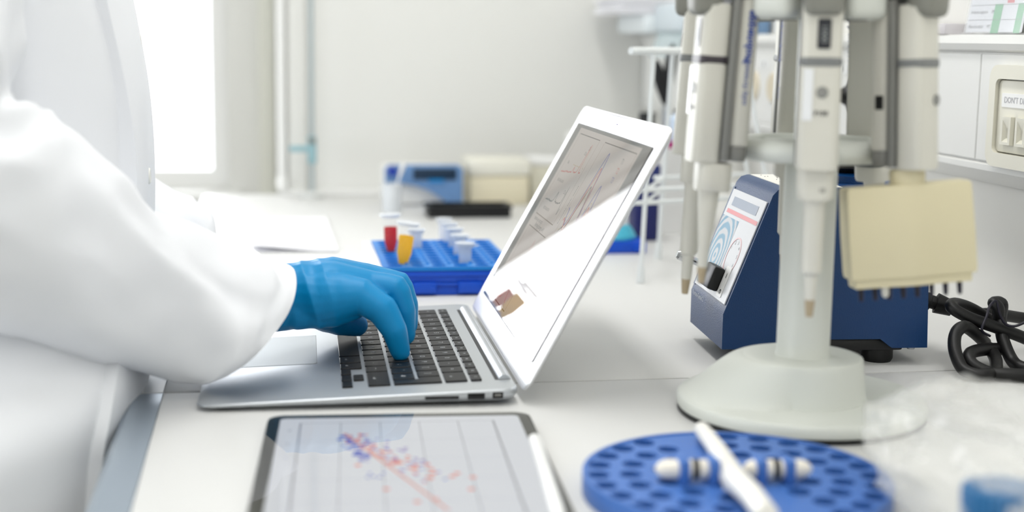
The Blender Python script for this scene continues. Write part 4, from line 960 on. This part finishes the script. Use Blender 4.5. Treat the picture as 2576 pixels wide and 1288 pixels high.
# slanted front panel, drawn in its own plane
A0 = Vector((0.0022, 0, 0.0495)); A1 = Vector((0.0368, 0, VZ1-0.0065)); SLl = (A1-A0).length
FM = frame(A0+Vector((0, VY, 0)), (0, -1, 0), A1-A0)
def F_(bm): return xf(bm, FM)
def swirl():
    m = bpy.data.materials.new('swirl print'); m.use_nodes = True; nt = m.node_tree; b = nt.nodes['Principled BSDF']; b.inputs['Roughness'].default_value = 0.18
    tc = nt.nodes.new('ShaderNodeTexCoord'); mp = nt.nodes.new('ShaderNodeMapping'); mp.inputs['Location'].default_value = (-0.45, -0.55, 0)
    wv = nt.nodes.new('ShaderNodeTexWave'); wv.wave_type = 'RINGS'; wv.rings_direction = 'Z'; wv.inputs['Scale'].default_value = 2.2; wv.inputs['Distortion'].default_value = 3.5; wv.inputs['Detail'].default_value = 2; wv.inputs['Detail Scale'].default_value = 0.8
    cr = nt.nodes.new('ShaderNodeValToRGB'); e = cr.color_ramp.elements
    e[0].position = 0.30; e[0].color = lin((118, 170, 200))+(1,); e[1].position = 0.75; e[1].color = lin((214, 218, 224))+(1,)
    nt.links.new(tc.outputs['Generated'], mp.inputs['Vector']); nt.links.new(mp.outputs[0], wv.inputs['Vector']); nt.links.new(wv.outputs['Fac'], cr.inputs[0]); nt.links.new(cr.outputs[0], b.inputs['Base Color'])
    return m
pan = obj('front_panel', F_(bx(0.005, VY-0.004, 0.001, SLl-0.006, 0, 0.0012, 0.0004, 1)), mat('panel white', (214, 216, 220), 0.3), vm)
obj('swirl_print', F_(rect(0.006, 0.058, 0.004, SLl-0.030, 0.0013)), swirl(), pan, smooth=0)
obj('panel_edge', F_(bx(0.0, 0.0048, 0.0, SLl-0.004, 0, 0.0006)), M_NAVY, pan)
obj('grey_bar', F_(rect(0.018, 0.094, SLl-0.020, SLl-0.012, 0.0014)), mat('bar grey', (128, 142, 164), 0.3), pan, smooth=0)
obj('red_bar', F_(rect(0.012, VY-0.006, SLl-0.027, SLl-0.0235, 0.0014)), mat('bar red', (222, 112, 116), 0.3), pan, smooth=0)
obj('dial_ring', F_(mv(plate_holes(circ(0, 0, 0.017, 28), [circ(0, 0, 0.0155, 28)], 0, 0.0003), 0.078, 0.038, 0.0012)), mat('dial pink', (232, 196, 198), 0.4), pan)
nums = [mv(text_bm(str(i+1), 0.0042), 0.078+0.0125*math.cos(2.6-i*0.62), 0.038+0.0125*math.sin(2.6-i*0.62), 0.0015) for i in range(8)]
obj('dial_numbers', F_(join(*nums)), mat('print dark', (70, 70, 72), 0.6), pan, smooth=0)
sw = obj('rocker_switch', F_(bx(0.050, 0.078, 0.006, 0.026, 0.0012, 0.011, 0.002)), M_BLACK, vm)
obj('switch_plate', F_(bx(0.078, 0.092, 0.004, 0.030, 0.0012, 0.0018)), M_WHITE, vm)
for y, s in ((0.008, 'O'), (0.022, 'I')): obj('switch_print', F_(mv(text_bm(s, 0.0055, bold=0.0002), 0.086, y, 0.0020)), M_BLACK, vm, smooth=0)
obj('speed_knob', F_(mv(lathe([(0.0035, 0), (0.0035, 0.020), (0.0045, 0.0205), (0.0045, 0.028), (0.003, 0.030), (0, 0.030)], 18), 0.020, 0.020, 0)), mat('chrome', (210, 212, 214), 0.12, metal=1.0), vm)
lip = xf(text_bm('Vortex-Genie 2', 0.0062, align='LEFT'), frame((-0.0003, VY-0.006, 0.0435), (0, -1, 0), (0, 0, 1))); obj('maker_print', lip, mat('print pale', (225, 232, 240), 0.5), vm, smooth=0)
# rubber head
hd_ = obj('head_post', mv(lathe([(0.022, VZ1), (0.022, VZ1+0.006), (0.012, VZ1+0.008)], 28), 0.118, 0.055, 0), M_NAVY, vm)
obj('rubber_cup', mv(lathe([(0.011, VZ1+0.007), (0.017, VZ1+0.012), (0.0185, VZ1+0.026), (0.0180, VZ1+0.030), (0.013, VZ1+0.0275), (0, VZ1+0.022)], 28), 0.118, 0.055, 0), M_RUB, vm)
nub = [mv(lathe([(0.0022, 0), (0.0020, 0.003), (0, 0.0042)], 8), 0.118+r*math.cos(a_), 0.055+r*math.sin(a_), VZ1+0.0265) for r, n in ((0.0155, 16), (0.010, 10), (0.0045, 5)) for a_ in [2*PI*i/n for i in range(n)]]
obj('cup_nubs', join(*nub), M_RUB, vm)['kind'] = 'stuff'
cord = thing('power_cord', 'coiled black power cord tied in loops beside the vortex mixer', 'cord', (0.60, 0.09, 0))
CO = Vector((0.60, 0.09, 0)); RC = 0.0052
def cpath(lst): return [at(u, v, y)-CO for u, v, y in lst]
obj('plug', tube(cpath([(2312, 752, 0.120), (2338, 758, 0.118), (2340, 758, 0.118), (2352, 762, 0.117), (2354, 762, 0.117), (2395, 776, 0.112)]), [0.0075, 0.0075, 0.0058, 0.0058, 0.0088, 0.0068], 16), M_RUB, cord)
P = cpath([(2390, 774, 0.112), (2440, 790, 0.108), (2500, 790, 0.112), (2570, 800, 0.125), (2660, 815, 0.13)])
obj('cable', tube(smooth_path(P, 8), RC, 12), M_RUB, cord)
def fz(lst): return smooth_path([max_z(at(u, v, y)) for u, v, y in lst], 8)
def max_z(p): p = p-CO; p.z = max(p.z, RC+0.0005); return p
L1 = [(2640, 880, 0.07), (2576, 850, 0.07), (2510, 825, 0.072), (2440, 800, 0.075), (2396, 775, 0.08), (2400, 764, 0.09), (2440, 775, 0.10), (2490, 805, 0.10), (2508, 820, 0.094)]
L2 = [(2508, 825, 0.085), (2512, 780, 0.08), (2500, 762, 0.085), (2520, 765, 0.09), (2517, 800, 0.082), (2522, 850, 0.07), (2545, 905, 0.055), (2568, 950, 0.04), (2600, 958, 0.035), (2650, 940, 0.04)]
L3 = [(2478, 862, 0.085), (2450, 836, 0.07), (2425, 822, 0.06), (2404, 840, 0.055), (2402, 880, 0.045), (2420, 925, 0.032), (2450, 958, 0.022), (2480, 966, 0.020), (2502, 945, 0.03), (2505, 905, 0.05), (2490, 875, 0.07)]
L4 = [(2520, 878, 0.07), (2470, 880, 0.06), (2440, 890, 0.045), (2445, 915, 0.035), (2490, 938, 0.025), (2540, 962, 0.018), (2600, 972, 0.015), (2680, 965, 0.02)]
for L in (L1, L2, L3, L4): obj('cable_loop', tube(fz(L), RC, 12), M_RUB, cord)
obj('twist_tie', tube(smooth_path(cpath([(2490, 845, 0.060), (2470, 830, 0.055), (2482, 795, 0.06), (2490, 770, 0.068), (2506, 758, 0.072), (2515, 790, 0.068), (2530, 815, 0.066), (2555, 820, 0.062), (2590, 805, 0.06)]), 6), 0.0011, 8), mat('tie navy', (18, 16, 34), 0.5), cord)

# ------------------------------------------------------------------ round floating rack with handle, stir bar, plastic bag
DC = (0.317, -0.221); DR = 0.0880
fr = thing('floating_rack', 'round blue floating tube rack with many holes in the foreground', 'rack', (DC[0], DC[1], 0), 0)
hl = []
for R_, n, off in ((0.0800, 26, 0.1), (0.0610, 19, 0.0), (0.0420, 12, 0.13)):
    for i in range(n):
        a_ = 2*PI*i/n+off; x, y = R_*math.cos(a_), R_*math.sin(a_)
        # keep the handle slot free: a band along the handle direction
        if abs(x*0.995-y*-0.08) < 0.014 and R_ < 0.09 and abs(y) < 0.09: continue
        hl.append((x, y))
obj('disc', plate_holes(circ(0, 0, DR, 96), [circ(x, y, 0.0068, 16) for x, y in hl], 0.004, 0.012), M_DISC, fr, smooth=30)
obj('disc_rim', plate_holes(circ(0, 0, DR+0.0012, 96), [circ(0, 0, DR-0.0015, 96)], 0.0, 0.0128), M_DISC, fr)
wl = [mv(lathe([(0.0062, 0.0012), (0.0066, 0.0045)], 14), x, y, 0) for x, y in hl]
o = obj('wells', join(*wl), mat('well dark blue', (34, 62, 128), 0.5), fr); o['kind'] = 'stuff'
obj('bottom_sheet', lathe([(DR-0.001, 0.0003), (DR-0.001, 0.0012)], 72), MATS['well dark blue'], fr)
h0, h1 = atz(1765, 1080, 0.019), atz(1930, 1296, 0.024)
M_BAR = mat('white handle', (232, 230, 224), 0.35)
dv = (h1-h0); O = Vector((DC[0], DC[1], 0))
hp = [h0-O, h0+dv*0.3-O, h0+dv*0.55+Vector((0, 0, -0.004))-O, h0+dv*0.8-O, h1-O]
obj('handle', join(tube(hp, [0.0050, 0.0056, 0.0075, 0.0066, 0.0060], 14), tube([h0+dv*0.55-O, Vector(((h0+dv*0.55-O).x, (h0+dv*0.55-O).y, 0.012))], 0.006, 12)), M_BAR, fr)
b0, b1 = atz(1648, 1180, 0.0195), atz(2042, 1180, 0.0195)
for f in (0.17, 0.36, 0.66, 0.84):
    p = b0.lerp(b1, f)-O; obj('bar_clip', bx(p.x-0.0028, p.x+0.0028, p.y-0.008, p.y+0.008, 0.012, 0.0265, 0.001), M_DISC, fr)
for nm, f0, f1, lab in (('stir_bar', 0.0, 0.44, 'white stir bar with a black stripe clipped left of the handle on the round rack'), ('stir_bar', 0.56, 1.0, 'white stir bar with a black stripe clipped right of the handle on the round rack')):
    a_, b_2 = b0.lerp(b1, f0), b0.lerp(b1, f1); c_ = (a_+b_2)/2; s_ = thing(nm, lab, 'stir bar', (c_.x, c_.y, c_.z), 0, 'stir bars on the round rack')
    e_ = (b_2-a_)/2; n_ = e_.normalized()
    obj('bar_body', tube([-e_, -e_+n_*0.0025, -e_+n_*0.006, e_-n_*0.006, e_-n_*0.0025, e_], [0.0012, 0.0042, 0.0056, 0.0056, 0.0042, 0.0012], 18), mat('stir bar white', (238, 232, 218), 0.35), s_)
    q0 = e_*(0.16 if f0 == 0 else -0.05); obj('stripe', tube([q0-n_*0.0018, q0+n_*0.0018], 0.0058, 18), M_BLACK, s_)
# plastic bag
M_BAG = mat('clear film', (236, 236, 232), 0.18, alpha=0.30, spec=0.6)
gc = at(2540, 1170, -0.32)
bag = thing('plastic_bag', 'crumpled clear plastic bag in the bottom right foreground', 'bag', (gc.x, gc.y, 0))
bm = bmesh.new(); bmesh.ops.create_icosphere(bm, subdivisions=6, radius=1)
for v_ in bm.verts:
    c = v_.co.copy()
    f = 1+0.14*ridged(Vector((c.x*1.2+2, c.y*1.2, c.z*1.2)))+0.08*ridged(c*2.3)+0.05*crease(c*3.7+Vector((3, 1, 2)))
    x, y, z = c.x*0.052*f, c.y*0.105*f, c.z
    x *= 1.0+0.5*(c.x > 0)*c.x
    zz = 0.038+0.038*z*f if z > 0 else 0.038+0.037*z
    v_.co = (x, y, max(0.0006, zz))
obj('film', bm, M_BAG, bag, smooth=180)
pb = at(2525, 1262, -0.375)
cpb = thing('capped_bottle', 'squat bottle with a blurred blue cap inside the clear plastic bag', 'bottle', (pb.x, pb.y, 0.0012))
zc_ = max(0.01, pb.z-0.014)
obj('bottle_body', lathe([(0, 0), (0.020, 0), (0.021, 0.002), (0.021, zc_*0.7), (0.0165, zc_-0.001), (0, zc_-0.001)], 28), M_PPW, cpb)
rbs = [[((0.020 if i % 2 else 0.0188)*math.cos(2*PI*i/64)*k, (0.020 if i % 2 else 0.0188)*math.sin(2*PI*i/64)*k, zc_+z) for i in range(64)] for z, k in ((0, 0.97), (0.002, 1), (0.018, 1), (0.020, 0.95))]
obj('bottle_cap', loft(rbs), mat('cap blue', (28, 96, 146), 0.45), cpb)

# ------------------------------------------------------------------ lift everything to bench height above the floor
for o in COL.objects:
    if o.parent is None and o.type not in {'CAMERA', 'LIGHT'}: o.location.z += DESK
